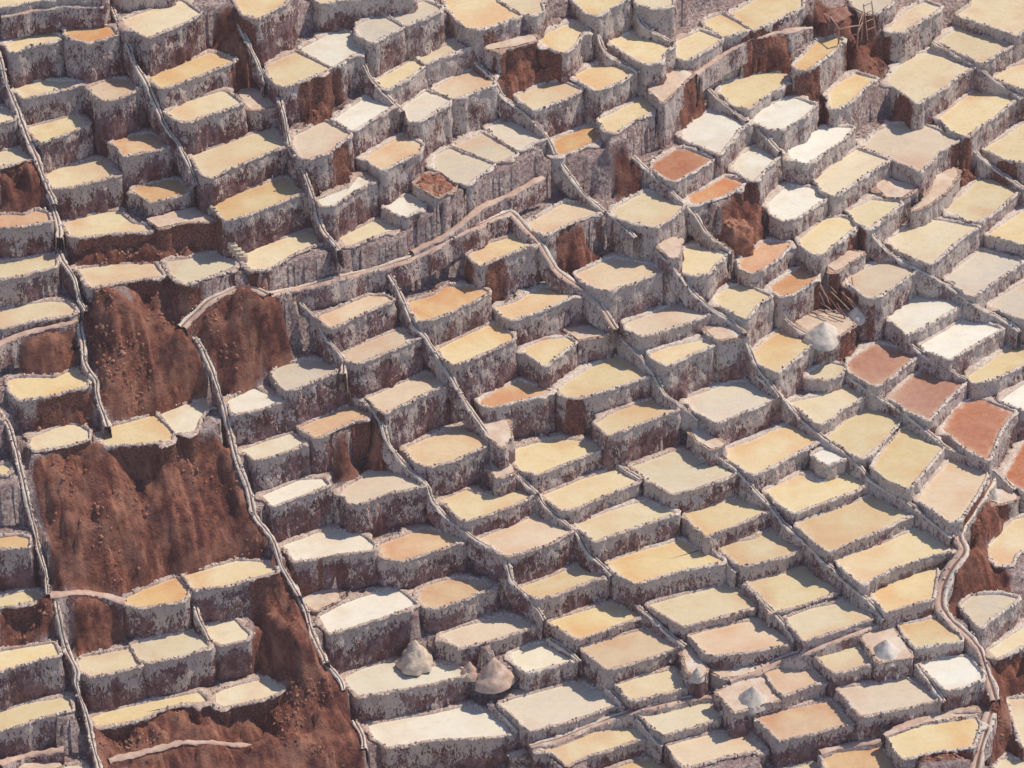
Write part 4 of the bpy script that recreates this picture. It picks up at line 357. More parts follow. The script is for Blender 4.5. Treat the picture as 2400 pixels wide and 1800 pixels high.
('p',[13.71,-15.98,-11.7,14.23,-15.71,-11.69,14.75,-15.44,-11.69,15.27,-15.16,-11.69,15.79,-14.88,-11.69,16.27,-14.58,-11.67,16.74,-14.35,-11.6,17.2,-14.23,-11.43,17.66,-14.25,-11.19,18.12,-14.34,-10.92,18.58,-14.41,-10.67,19.05,-14.39,-10.5,19.54,-14.2,-10.4,20.03,-13.96,-10.34,20.53,-13.73,-10.28,21.02,-13.5,-10.22,21.52,-13.24,-10.18,22.04,-12.96,-10.18,22.57,-12.66,-10.23,23.1,-12.37,-10.27,23.63,-12.1,-10.28],'walkway with channel from seven tenths across, nine down, to nine across, eight down'),
('n',[20.24,-8.09,-8.43,20.62,-8.6,-8.5,21.0,-9.03,-8.61,21.37,-9.52,-8.68,21.74,-10.05,-8.73,22.13,-10.51,-8.78,22.52,-10.89,-8.9,22.93,-11.18,-9.08,23.24,-11.54,-9.33,23.54,-11.97,-9.52,23.83,-12.54,-9.6],'narrow salt-crusted channel from eight tenths across, seven down, to nine across, eight down'),
('n',[25.75,-15.13,-11.15,26.05,-15.75,-11.23,26.37,-16.27,-11.4,26.66,-16.77,-11.54,26.92,-17.26,-11.68,27.17,-17.78,-11.78,27.29,-18.05,-11.82],'narrow salt-crusted channel from nine tenths across, nine down, to nine across, nine down'),
('l',[23.34,-20.06,-12.87,23.87,-19.72,-12.85,24.39,-19.39,-12.84,24.92,-19.05,-12.83,25.44,-18.74,-12.84,25.95,-18.47,-12.85,26.46,-18.19,-12.87,26.97,-17.93,-12.87,27.48,-17.68,-12.86,28.03,-17.66,-12.83,28.58,-17.68,-12.77,29.13,-17.69,-12.71,29.4,-17.68,-12.69],'sandy footpath from nine tenths across, ten down, to ten across, nine down'),
('p',[30.25,-18.02,-12.75,30.07,-18.67,-12.83,29.91,-19.19,-13.01,29.75,-19.67,-13.22,29.59,-20.17,-13.45,29.43,-20.68,-13.7,29.28,-21.17,-13.96,29.13,-21.65,-14.24,29.07,-22.09,-14.51,28.99,-22.63,-14.68,28.95,-22.94,-14.74],'walkway with channel from ten tenths across, nine down, to ten across, ten down'),
('l',[19.34,-20.52,-13.84,19.86,-20.3,-13.88,20.38,-20.06,-13.93,20.9,-19.86,-13.94,21.42,-19.72,-13.91,21.94,-19.63,-13.85,22.47,-19.55,-13.8,23.0,-19.46,-13.77,23.26,-19.4,-13.76],'sandy footpath from eight tenths across, ten down, to nine across, ten down')]
PILES=[('g', [-6.18, -14.16, -11.51], 1.11, 2.13), ('r', [-1.2, -15.0, -12.29], 1.19, 2.18), ('r', [-2.72, -14.71, -12.04], 0.61, 1.17), ('w', [23.77, -14.73, -10.49], 0.94, 1.42), ('w', [15.18, -17.7, -11.97], 0.89, 1.58), ('w', [13.63, -17.39, -12.98], 0.47, 0.86), ('w', [11.75, -15.98, -11.29], 0.44, 0.91), ('w', [20.86, 8.01, -1.56], 1.22, 1.47), ('w', [23.21, 10.17, -1.43], 0.67, 1.07), ('w', [31.86, -1.26, -8.16], 0.72, 1.07)]
HUT=[23.44, 29.91, 8.77]
STEPS_A=[[-18.45, 3.54, 9.08], [-18.02, 2.93, 8.63], [-17.32, 2.31, 8.05]]
STEPS_B=[[-19.82, 5.89, 10.65], [-19.4, 4.9, 10.04]]
MOUND=[15.51, 12.12, 2.03]
TIMBER=[22.0, 10.86, -0.58]
KNOLLS=[[-24.53, -2.89, 1.6, 1.5], [-16.49, -0.0, 1.7, 1.5], [-21.3, -3.6, 1.0, 1.2], [-29.61, -3.16, 0.8, 1.0], [-26.84, -12.26, 0.9, 1.3], [-19.52, -9.51, -1.0, 1.6], [-13.52, -15.9, 1.0, 1.2], [-20.03, -20.79, 0.2, 2.0]]
PLANE=[-0.2589, 0.6272]
# ------------------------------------------------------------------ noise
def _h(ix, iy, iz, seed):
    n = (ix * 73856093) ^ (iy * 19349663) ^ (iz * 83492791) ^ (seed * 2654435 + 977)
    n = (n ^ (n >> 13)) * 1274126177
    n = n & 0x7fffffff
    n = (n ^ (n >> 15)) * 2246822519 & 0x7fffffff
    return (n & 0xffff) / 65535.0
def vnoise(x, y, z=0.0, seed=0):
    x, y, z = np.broadcast_arrays(np.asarray(x, float), np.asarray(y, float), np.asarray(z, float))
    ix, iy, iz = np.floor(x).astype(np.int64), np.floor(y).astype(np.int64), np.floor(z).astype(np.int64)
    fx, fy, fz = x - ix, y - iy, z - iz
    fx = fx * fx * (3 - 2 * fx); fy = fy * fy * (3 - 2 * fy); fz = fz * fz * (3 - 2 * fz)
    r = 0
    for dx in (0, 1):
        for dy in (0, 1):
            for dz in (0, 1):
                w = (fx if dx else 1 - fx) * (fy if dy else 1 - fy) * (fz if dz else 1 - fz)
                r = r + w * _h(ix + dx, iy + dy, iz + dz, seed)
    return r * 2 - 1
def fbm(x, y, z=0.0, o=3, seed=0):
    r = 0; a = 1.0; t = 0
    for k in range(o):
        r = r + a * vnoise(x * 2**k, y * 2**k, np.asarray(z) * 2**k, seed + k * 7); t += a; a *= .5
    return r / t

# ------------------------------------------------------------------ mesh helpers
def new_obj(name, verts, faces, mat, parent=None, attrs=None, smooth=True, mi=None, mats=None):
    me = bpy.data.meshes.new(name)
    verts = np.asarray(verts, dtype=np.float32)
    if isinstance(faces, np.ndarray):
        nf, k = faces.shape
        me.vertices.add(len(verts)); me.vertices.foreach_set('co', verts.ravel())
        me.loops.add(nf * k); me.loops.foreach_set('vertex_index', faces.astype(np.int32).ravel())
        me.polygons.add(nf); me.polygons.foreach_set('loop_start', np.arange(0, nf * k, k, dtype=np.int32))
        me.polygons.foreach_set('loop_total', np.full(nf, k, dtype=np.int32))
        me.update(calc_edges=True)
    else:
        me.from_pydata([tuple(map(float, v)) for v in verts], [], faces); me.update()
    if attrs:
        for an, av in attrs.items():
            a = me.attributes.new(an, 'FLOAT', 'POINT'); a.data.foreach_set('value', np.asarray(av, dtype=np.float32))
    me.polygons.foreach_set('use_smooth', np.full(len(me.polygons), smooth))
    for m in (mats or [mat]): me.materials.append(m)
    o = bpy.data.objects.new(name, me); col.objects.link(o)
    if parent is not None: o.parent = parent
    return o
def empty(name, loc, label, cat, group=None):
    o = bpy.data.objects.new(name, None); col.objects.link(o); o.location = loc; o.empty_display_size = .3
    o['label'] = label; o['category'] = cat
    if group: o['group'] = group
    return o
def grid_faces(nr, nc, closed):
    r = np.arange(nr - 1)[:, None]; c = np.arange(nc if closed else nc - 1)[None, :]
    c2 = (c + 1) % nc
    return np.stack([r * nc + c, r * nc + c2, (r + 1) * nc + c2, (r + 1) * nc + c], -1).reshape(-1, 4)

# ------------------------------------------------------------------ materials
def mk(name, rough=.9, spec=.2):
    m = bpy.data.materials.new(name); m.use_nodes = True
    nt = m.node_tree; b = nt.nodes['Principled BSDF']
    b.inputs['Roughness'].default_value = rough; b.inputs['Specular IOR Level'].default_value = spec
    return m, nt, b
def noise_node(nt, vec, scale, detail=4, rough=.55, dist=0):
    n = nt.nodes.new('ShaderNodeTexNoise'); n.inputs['Scale'].default_value = scale
    n.inputs['Detail'].default_value = detail; n.inputs['Roughness'].default_value = rough
    n.inputs['Distortion'].default_value = dist
    nt.links.new(vec, n.inputs['Vector']); return n.outputs['Fac']
def ramp(nt, fac, stops):
    r = nt.nodes.new('ShaderNodeValToRGB'); e = r.color_ramp.elements
    while len(e) < len(stops): e.new(.5)
    for k, (p, c) in enumerate(stops):
        e[k].position = p; e[k].color = (c, c, c, 1) if isinstance(c, (int, float)) else (*c, 1)
    nt.links.new(fac, r.inputs[0]); return r.outputs[0]
def mixc(nt, f, a, b, mode='MIX'):
    m = nt.nodes.new('ShaderNodeMix'); m.data_type = 'RGBA'; m.blend_type = mode
    for s, v in ((m.inputs[0], f), (m.inputs[6], a), (m.inputs[7], b)):
        if isinstance(v, tuple): s.default_value = (*v, 1)
        elif isinstance(v, (int, float)): s.default_value = v
        else: nt.links.new(v, s)
    return m.outputs[2]
def mth(nt, op, a, b=0.0, clamp=False):
    m = nt.nodes.new('ShaderNodeMath'); m.operation = op; m.use_clamp = clamp
    for s, v in ((m.inputs[0], a), (m.inputs[1], b)):
        if isinstance(v, (int, float)): s.default_value = v
        else: nt.links.new(v, s)
    return m.outputs[0]
def coords(nt, sc=(1, 1, 1)):
    g = nt.nodes.new('ShaderNodeNewGeometry')
    mp = nt.nodes.new('ShaderNodeMapping'); mp.inputs['Scale'].default_value = sc
    nt.links.new(g.outputs['Position'], mp.inputs[0]); return mp.outputs[0]
def attr(nt, n):
    a = nt.nodes.new('ShaderNodeAttribute'); a.attribute_name = n; return a.outputs['Fac']
def bump(nt, b, h, s, d):
    n = nt.nodes.new('ShaderNodeBump'); n.inputs['Strength'].default_value = s; n.inputs['Distance'].default_value = d
    nt.links.new(h, n.inputs['Height']); nt.links.new(n.outputs[0], b.inputs['Normal'])

def wall_material(name, salt, soil, soil2, crust):
    """salt = how much of the face the salt drips cover"""
    m, nt, b = mk(name, .95, .1)
    # the drips do not fall in straight lines: wander the lookup a little
    g = coords(nt)
    wob = nt.nodes.new('ShaderNodeTexNoise'); wob.inputs['Scale'].default_value = 1.7; wob.inputs['Detail'].default_value = 3
    nt.links.new(g, wob.inputs['Vector'])
    va = nt.nodes.new('ShaderNodeVectorMath'); va.operation = 'MULTIPLY_ADD'
    nt.links.new(wob.outputs['Color'], va.inputs[0]); va.inputs[1].default_value = (.55, .55, .55); nt.links.new(g, va.inputs[2])
    def st(sc):
        mp = nt.nodes.new('ShaderNodeMapping'); mp.inputs['Scale'].default_value = sc
        nt.links.new(va.outputs[0], mp.inputs[0]); return mp.outputs[0]
    streak = noise_node(nt, st((4.2, 4.2, 1.1)), 1.0, 5, .65)
    fine = noise_node(nt, st((11, 11, 3.2)), 1.0, 4, .7)
    grain = noise_node(nt, g, 8.0, 4, .7)
    blot = noise_node(nt, g, .55, 5, .62)
    blot2 = noise_node(nt, coords(nt, (1, 1, .7)), 1.3, 4, .6)
    soilc = mixc(nt, ramp(nt, grain, [(.38, 0.), (.6, 1.)]), (.10, .042, .038), (.38, .17, .115))
    base = mixc(nt, ramp(nt, noise_node(nt, g, 1.9, 5, .65), [(.36, 0.), (.64, 1.)]), soil, soil2)
    rust = mth(nt, 'ADD', blot2, mth(nt, 'MULTIPLY', streak, .35))
    base = mixc(nt, mth(nt, 'MULTIPLY', ramp(nt, rust, [(.66, 0.), (.76, 1.)]), .8), base, (.15, .058, .046))
    s = mth(nt, 'ADD', mth(nt, 'MULTIPLY', streak, .55), mth(nt, 'MULTIPLY', fine, .50))
    s = mth(nt, 'ADD', s, mth(nt, 'MULTIPLY', grain, .22))
    s = mth(nt, 'ADD', s, mth(nt, 'MULTIPLY', blot, .75))
    s = mth(nt, 'ADD', s, mth(nt, 'MULTIPLY', attr(nt, 'drop'), -.06 + .04 * salt))
    near_top = mth(nt, 'MULTIPLY', mth(nt, 'SUBTRACT', .8, attr(nt, 'drop'), True), .16)
    s = mth(nt, 'ADD', s, near_top)
    f = ramp(nt, s, [(1.02 - salt * .13, 0.), (1.12 - salt * .10, 1.)])
    cc = mixc(nt, grain, crust, (crust[0] * .72, crust[1] * .68, crust[2] * .68))
    c = mixc(nt, mth(nt, 'MULTIPLY', f, .92), base, cc)
    dk = mth(nt, 'MULTIPLY', ramp(nt, fine, [(.38, 1.), (.46, 0.)]), ramp(nt, streak, [(.50, 1.), (.60, 0.)]))
    c = mixc(nt, mth(nt, 'MULTIPLY', dk, .75), c, (.055, .024, .030))
    ea = mth(nt, 'ADD', attr(nt, 'earth'), mth(nt, 'MULTIPLY', mth(nt, 'SUBTRACT', streak, .5), 1.6))
    ea = mth(nt, 'ADD', ea, mth(nt, 'MULTIPLY', mth(nt, 'SUBTRACT', .5, attr(nt, 'drop'), True), -.7))
    c = mixc(nt, ramp(nt, ea, [(.40, 0.), (.60, 1.)]), c, soilc)
    nt.links.new(c, b.inputs['Base Color'])
    bump(nt, b, mth(nt, 'ADD', mth(nt, 'ADD', fine, streak), grain), 1.0, .14)
    return m
CRUST = (.87, .76, .68)
WALLS = [wall_material('wall_salty', .85, (.27, .135, .13), (.47, .33, .31), CRUST),
         wall_material('wall_mixed', .52, (.23, .115, .115), (.42, .28, .27), (.86, .74, .66)),
         wall_material('wall_muddy', .25, (.20, .10, .105), (.36, .235, .235), (.84, .71, .63))]
def rim_material(name, c0, c1, dirt):
    m, nt, b = mk(name, .9, .15)
    f = noise_node(nt, coords(nt), 5.0, 5, .65)
    c = mixc(nt, ramp(nt, f, [(.35, 0.), (.6, 1.)]), c0, c1)
    d = ramp(nt, noise_node(nt, coords(nt), 9.0, 3, .6), [(dirt, 1.), (dirt + .08, 0.)])
    c = mixc(nt, mth(nt, 'MULTIPLY', d, .75), c, (.19, .11, .09))
    lowf = ramp(nt, noise_node(nt, coords(nt), .7, 4, .6), [(.5, 0.), (.64, 1.)])
    c = mixc(nt, mth(nt, 'MULTIPLY', lowf, dirt * 1.6), c, (.42, .29, .23))
    nt.links.new(c, b.inputs['Base Color'])
    bump(nt, b, f, .8, .06)
    return m
RIMS = [rim_material('rim_white', (.76, .69, .59), (.58, .48, .42), .37),
        rim_material('rim_dusty', (.72, .62, .51), (.50, .38, .32), .41),
        rim_material('rim_earth', (.58, .44, .34), (.36, .23, .17), .42)]
def clod_material():
    m, nt, b = mk('clod', .95, .1)
    f = noise_node(nt, coords(nt), 4.0, 3, .6); g = noise_node(nt, coords(nt), .9, 3, .6)
    s = mth(nt, 'ADD', f, mth(nt, 'MULTIPLY', g, .5))
    c = mixc(nt, ramp(nt, s, [(.62, 0.), (.82, 1.)]), (.14, .07, .065), (.74, .66, .57))
    nt.links.new(c, b.inputs['Base Color']); return m
CLOD = clod_material()
def water_material(name, base, deep, stain, amount, rough=.32):
    m, nt, b = mk(name, rough, .35)
    oi = nt.nodes.new('ShaderNodeObjectInfo')
    v = coords(nt, (1, 1, 1))
    lo = noise_node(nt, v, .22, 2); mid = noise_node(nt, v, .75, 3, .5, .4)
    c = mixc(nt, ramp(nt, mid, [(.35, 0.), (.68, 1.)]), base, deep)
    cr = ramp(nt, noise_node(nt, v, 2.6, 6, .7, .3), [(.44, 0.), (.66, 1.)])
    c = mixc(nt, mth(nt, 'MULTIPLY', cr, .07), c, (.76, .71, .62))
    wet = ramp(nt, noise_node(nt, coords(nt, (1, 1.7, 1)), .9, 4, .6), [(.30, 1.), (.44, 0.)])
    c = mixc(nt, mth(nt, 'MULTIPLY', wet, .2), c, (.46, .33, .20))
    nt.links.new(mth(nt, 'ADD', mth(nt, 'MULTIPLY', cr, .45), rough - .1), b.inputs['Roughness'])
    e = attr(nt, 'edge')
    sf = mth(nt, 'ADD', mth(nt, 'MULTIPLY', lo, 1.1), mth(nt, 'MULTIPLY', e, .12))
    sf = mth(nt, 'ADD', sf, mth(nt, 'MULTIPLY', mid, .25))
    c = mixc(nt, mth(nt, 'MULTIPLY', ramp(nt, sf, [(.80 - amount * .16, 0.), (1.0 - amount * .12, 1.)]), .8), c, stain)
    # thin salt margin
    mg = mth(nt, 'MULTIPLY', mth(nt, 'SUBTRACT', e, .8, True), 4.0, True)
    mg = mth(nt, 'MULTIPLY', mg, ramp(nt, noise_node(nt, v, 2.4, 3), [(.4, 0.), (.6, 1.)]))
    c = mixc(nt, mth(nt, 'MULTIPLY', mg, .6), c, (.74, .68, .58))
    hsv = nt.nodes.new('ShaderNodeHueSaturation'); nt.links.new(c, hsv.inputs['Color'])
    nt.links.new(mth(nt, 'ADD', mth(nt, 'MULTIPLY', oi.outputs['Random'], .16), .92), hsv.inputs['Value'])
    r2 = mth(nt, 'FRACT', mth(nt, 'MULTIPLY', oi.outputs['Random'], 7.31))
    nt.links.new(mth(nt, 'ADD', mth(nt, 'MULTIPLY', r2, .30), .80), hsv.inputs['Saturation'])
    nt.links.new(hsv.outputs[0], b.inputs['Base Color'])
    return m
WATER = dict(
    y=water_material('brine_yellow', (.66, .53, .30), (.70, .59, .37), (.64, .40, .20), .5),
    c=water_material('brine_cream', (.70, .60, .39), (.68, .55, .32), (.62, .42, .26), .25),
    t=water_material('brine_tan', (.64, .50, .34), (.68, .55, .37), (.60, .37, .22), .5),
    v=water_material('brine_off_white', (.74, .69, .55), (.70, .63, .48), (.66, .52, .36), .0),
    w=water_material('brine_white', (.80, .77, .66), (.74, .69, .56), (.66, .54, .40), .0),
    g=water_material('brine_grey', (.60, .53, .41), (.66, .56, .40), (.60, .44, .32), .3),
    o=water_material('brine_orange_tint', (.66, .47, .26), (.62, .40, .22), (.58, .27, .12), 1.0),
    a=water_material('brine_orange', (.58, .29, .13), (.62, .36, .19), (.50, .19, .08), .6),
    b=water_material('brine_red', (.41, .17, .095), (.46, .215, .13), (.50, .29, .17), .3),
    e=water_material('brine_amber', (.68, .43, .15), (.70, .50, .22), (.62, .30, .10), .7))
def ground_mat(name, c0, c1, c2, sc, bs=.6):
    m, nt, b = mk(name, .97, .05)
    f = noise_node(nt, coords(nt), sc, 6, .65); g = noise_node(nt, coords(nt), sc * .22, 3)
    c = mixc(nt, ramp(nt, f, [(.35, 0.), (.62, 1.)]), c0, c1)
    c = mixc(nt, ramp(nt, g, [(.5, 0.), (.7, 1.)]), c, c2)
    nt.links.new(c, b.inputs['Base Color']); bump(nt, b, f, bs, .08)
    return m
SAND = ground_mat('dry_sand', (.66, .52, .40), (.56, .42, .32), (.70, .62, .52), 2.5, .3)
SOIL = ground_mat('loose_soil', (.16, .068, .05), (.38, .175, .11), (.46, .26, .18), 3.0)
PATH = ground_mat('trodden_path', (.58, .42, .33), (.46, .31, .25), (.64, .52, .43), 3.0, .4)
CHAN = ground_mat('channel_lip', (.72, .63, .53), (.58, .46, .38), (.76, .70, .60), 4.0, .6)
BED = ground_mat('channel_bed', (.16, .09, .07), (.24, .14, .11), (.30, .2, .16), 4.0, .4)
SALTW = ground_mat('heaped_salt', (.68, .61, .53), (.54, .46, .39), (.72, .66, .58), 6.0, .5)
SALTG = ground_mat('grey_salt', (.54, .42, .32), (.68, .56, .44), (.72, .61, .49), 5.0, .8)
SALTP = ground_mat('pink_salt', (.60, .44, .34), (.50, .34, .27), (.68, .54, .44), 6.0, .6)
WOOD = ground_mat('weathered_wood', (.30, .17, .12), (.42, .27, .20), (.5, .36, .28), 8.0, .3)
ROOF = ground_mat('rust_brown_sheet', (.24, .12, .09), (.33, .18, .14), (.3, .19, .13), 2.0, .3)
STONE = ground_mat('salt_dusted_stone', (.52, .42, .32), (.62, .52, .40), (.42, .28, .2), 5.0, .6)
CLOTH = ground_mat('dark_sacking', (.06, .03, .03), (.10, .05, .05), (.14, .07, .07), 4.0, .4)
def hill_material():
    m, nt, b = mk('hillside', .97, .05)
    v = coords(nt)
    f = noise_node(nt, v, 2.2, 8, .68); g = noise_node(nt, v, .5, 4, .6)
    soil = mixc(nt, ramp(nt, f, [(.32, 0.), (.52, .5), (.7, 1.)]), (.09, .034, .031), (.42, .17, .105))
    mp = nt.nodes.new('ShaderNodeMapping'); mp.vector_type = 'POINT'; mp.inputs['Rotation'].default_value = (0, 0, -.39)
    nt.links.new(v, mp.inputs[0]); mp2 = nt.nodes.new('ShaderNodeMapping'); mp2.inputs['Scale'].default_value = (1.7, .32, .3)
    nt.links.new(mp.outputs[0], mp2.inputs[0]); ero = noise_node(nt, mp2.outputs[0], 1.0, 6, .62, .3)
    soil = mixc(nt, mth(nt, 'MULTIPLY', ramp(nt, ero, [(.40, 1.), (.54, 0.)]), .75), soil, (.085, .033, .033))
    soil = mixc(nt, mth(nt, 'MULTIPLY', ramp(nt, ero, [(.56, 0.), (.66, 1.)]), .65), soil, (.50, .26, .17))
    soil = mixc(nt, mth(nt, 'MULTIPLY', ramp(nt, g, [(.48, 0.), (.68, 1.)]), .7), soil, (.42, .21, .145))
    fl = noise_node(nt, coords(nt, (4.5, 4.5, 3.4)), 1.0, 7, .7)
    pale = mixc(nt, ramp(nt, fl, [(.38, 0.), (.50, .45), (.64, 1.)]), (.17, .09, .09), (.66, .57, .52))
    pale = mixc(nt, mth(nt, 'MULTIPLY', ramp(nt, g, [(.45, 0.), (.62, 1.)]), .5), pale, (.33, .22, .21))
    e = attr(nt, 'earth')
    e2 = mth(nt, 'ADD', e, mth(nt, 'MULTIPLY', mth(nt, 'SUBTRACT', fl, .5), 1.7))
    e2 = mth(nt, 'ADD', e2, mth(nt, 'MULTIPLY', mth(nt, 'SUBTRACT', ero, .5), -.8))
    c = mixc(nt, ramp(nt, e2, [(.42, 0.), (.62, 1.)]), pale, soil)
    nt.links.new(c, b.inputs['Base Color'])
    bump(nt, b, mth(nt, 'ADD', f, mth(nt, 'MULTIPLY', noise_node(nt, v, 7.0, 4, .7), .5)), 1.0, .28)
    return m
HILL = hill_material()

# ------------------------------------------------------------------ terrain
TX, TY = PLANE
step = .2
xs = np.arange(-40, 46.01, step); ys = np.arange(-36, 47.01, step)
X, Y = np.meshgrid(xs, ys)
NX, NY = len(xs), len(ys)
polys = [np.array(p[2]).reshape(-1, 2) for p in PONDS]
zp = np.array([p[1] for p in PONDS])
def inside(poly, X, Y):
    ins = np.zeros(X.shape, bool); n = len(poly)
    for i in range(n):
        ax, ay = poly[i]; bx, by = poly[(i + 1) % n]
        if ay == by: continue
        ins ^= ((ay > Y) != (by > Y)) & (X < (bx - ax) * (Y - ay) / (by - ay) + ax)
    return ins
def segdist(poly, X, Y):
    d = np.full(X.shape, 1e9); n = len(poly)
    for i in range(n):
        a = poly[i]; ab = poly[(i + 1) % n] - a; L = (ab ** 2).sum() + 1e-9
        t = np.clip(((X - a[0]) * ab[0] + (Y - a[1]) * ab[1]) / L, 0, 1)
        d = np.minimum(d, (X - a[0] - t * ab[0]) ** 2 + (Y - a[1] - t * ab[1]) ** 2)
    return np.sqrt(d)
base = TX * X + TY * Y
hard = np.full(X.shape, np.inf); low = np.full(X.shape, np.inf); near = np.full(X.shape, 9.0); nearz = np.full(X.shape, -99.)
for poly, z in zip(polys, zp):
    x0, y0 = poly.min(0) - 2; x1, y1 = poly.max(0) + 2
    i0, i1 = max(0, int((x0 + 40) / step)), min(NX, int((x1 + 40) / step) + 1)
    j0, j1 = max(0, int((y0 + 36) / step)), min(NY, int((y1 + 36) / step) + 1)
    if i1 <= i0 or j1 <= j0: continue
    sx, sy = X[j0:j1, i0:i1], Y[j0:j1, i0:i1]
    d = segdist(poly, sx, sy); ins = inside(poly, sx, sy); d = np.where(ins, 0, d)
    hv = hard[j0:j1, i0:i1]; hv[d < .06] = np.minimum(hv[d < .06], z - .45)
    lv = low[j0:j1, i0:i1]; lv[d < 1.3] = np.minimum(lv[d < 1.3], z - .12)
    nv = near[j0:j1, i0:i1]; nz = nearz[j0:j1, i0:i1]; nz[d < nv] = z; np.minimum(nv, d, out=nv)
earth = np.zeros(X.shape)
for e in EARTH:
    poly = np.array(e).reshape(-1, 2)
    earth[inside(poly, X, Y)] = 1
def blur(a, n):
    for _ in range(n):
        p = np.pad(a, 1, mode='edge')
        a = (p[1:-1, 1:-1] * 2 + p[:-2, 1:-1] + p[2:, 1:-1] + p[1:-1, :-2] + p[1:-1, 2:]) / 6
    return a
earth = blur(earth, 4)
fixed = np.isfinite(hard)
Hh = np.where(fixed, hard, base)
lowm = (~fixed) & np.isfinite(low) & (earth < .5)
Hh[lowm] = low[lowm]; fixed = fixed | lowm
chn = np.zeros(X.shape)
for kd_, pts_, _l in CHANNELS:
    Pc = np.array(pts_).reshape(-1, 3)
    Lc = np.r_[0, np.cumsum(np.hypot(*np.diff(Pc[:, :2], axis=0).T))]; sc_ = np.arange(0, Lc[-1], .12)
    for cx_, cy_, cz_ in zip(*(np.interp(sc_, Lc, Pc[:, k]) for k in range(3))):
        ii, jj = int(round((cx_ + 40) / step)), int(round((cy_ + 36) / step))
        for dj in (-1, 0, 1):
            for di in (-1, 0, 1):
                a, q = jj + dj, ii + di
                if 0 <= a < NY and 0 <= q < NX and not np.isfinite(hard[a, q]) and earth[a, q] > .3:
                    Hh[a, q] = cz_ - .14; fixed[a, q] = True; chn[a, q] = 1
edgem = np.zeros(X.shape, bool); edgem[:3] = edgem[-3:] = True; edgem[:, :3] = edgem[:, -3:] = True
fixed |= edgem
free = ~fixed
for it in range(700):
    p = np.pad(Hh, 1, mode='edge')
    a = (p[:-2, 1:-1] + p[2:, 1:-1] + p[1:-1, :-2] + p[1:-1, 2:]) * .25
    Hh[free] = a[free] if it > 699 else (Hh + 1.0 * (a - Hh))[free]
ef = np.clip(blur(np.where(free, earth, 0), 4), 0, 1) * (1 - np.clip(blur(chn, 3) * 1.6, 0, 1))
for mx_, my_, mh_, ms_ in KNOLLS:
    Hh = Hh + ef * mh_ * np.exp(-((X - mx_) ** 2 + (Y - my_) ** 2) / (2 * ms_ ** 2))
drop_ = np.clip(nearz - Hh - .0, 0, 1.0) * 1.1
Hh = Hh - blur(np.where(free, drop_ * earth * (1 - chn) * np.exp(-(near / 1.6) ** 2), 0), 3)
gx = X * .92 + Y * .38; gy = Y * .92 - X * .38
gul = 1 - np.abs(fbm(gx * .55, gy * .16, 0, 4, 3)) * 2.4
knob = fbm(X * .55, Y * .55, 0, 5, 11)
Hh = Hh + ef * (gul * .75 + knob * .8 + fbm(X * .3, Y * .3, 0, 2, 17) * 1.1) + fbm(X * 2.2, Y * 2.2, 0, 3, 5) * (.035 + .26 * ef)
Hh = Hh + fbm(X * .15, Y * .15, 0, 4, 8) * .8 * np.clip((near - 2) / 4, 0, 1) * (near > 2)
for kd_, pts_, _l in CHANNELS:      # keep the ground from burying the channels
    Pc = np.array(pts_).reshape(-1, 3)
    Lc = np.r_[0, np.cumsum(np.hypot(*np.diff(Pc[:, :2], axis=0).T))]; sc_ = np.arange(0, Lc[-1], .1)
    for cx_, cy_, cz_ in zip(*(np.interp(sc_, Lc, Pc[:, k]) for k in range(3))):
        ii, jj = int(round((cx_ + 40) / step)), int(round((cy_ + 36) / step))
        if 2 <= ii < NX - 2 and 2 <= jj < NY - 2:
            sub = Hh[jj - 2:jj + 2, ii - 1:ii + 2]; np.minimum(sub, cz_ - .08, out=sub)
def hsample(x, y):
    fx = np.clip((np.asarray(x) + 40) / step, 0, NX - 1.001); fy = np.clip((np.asarray(y) + 36) / step, 0, NY - 1.001)
    i, j = fx.astype(int), fy.astype(int); u, v = fx - i, fy - j
    return (Hh[j, i] * (1 - u) * (1 - v) + Hh[j, i + 1] * u * (1 - v) + Hh[j + 1, i] * (1 - u) * v + Hh[j + 1, i + 1] * u * v)
def esample(x, y):
    i = np.clip(((np.asarray(x) + 40) / step).round().astype(int), 0, NX - 1); j = np.clip(((np.asarray(y) + 36) / step).round().astype(int), 0, NY - 1)
    return earth[j, i]
# fine sheet with coarser strips growing outwards, one mesh
def grow(a, lo, hi):
    out = list(a); s = step
    l = []; v = a[0]
    while v > lo: s *= 1.25; v -= s; l.append(v)
    s = step; r = []; v = a[-1]
    while v < hi: s *= 1.25; v += s; r.append(v)
    return np.array(l[::-1] + out + r), len(l)
gxs, ox = grow(xs, -160, 160); gys, oy = grow(ys, -130, 150)
GX, GY = np.meshgrid(gxs, gys)
GZ = TX * GX + TY * GY + fbm(GX * .12, GY * .12, 0, 4, 8) * 1.4
GZ[oy:oy + NY, ox:ox + NX] = Hh
GE = np.full(GX.shape, .85); GE[oy:oy + NY, ox:ox + NX] = np.where(near < 3.0, earth, np.maximum(earth, .85))
GE = np.clip(GE + fbm(GX * .3, GY * .3, 0, 3, 21) * .25 * (GE == .85), 0, 1)
hill = new_obj('hillside', np.stack([GX, GY, GZ], -1).reshape(-1, 3), grid_faces(len(gys), len(gxs), False), HILL,
               attrs={'earth': GE.ravel()})
hill['kind'] = 'structure'; hill['label'] = 'steep brown and salt-crusted hillside carrying the terraces'

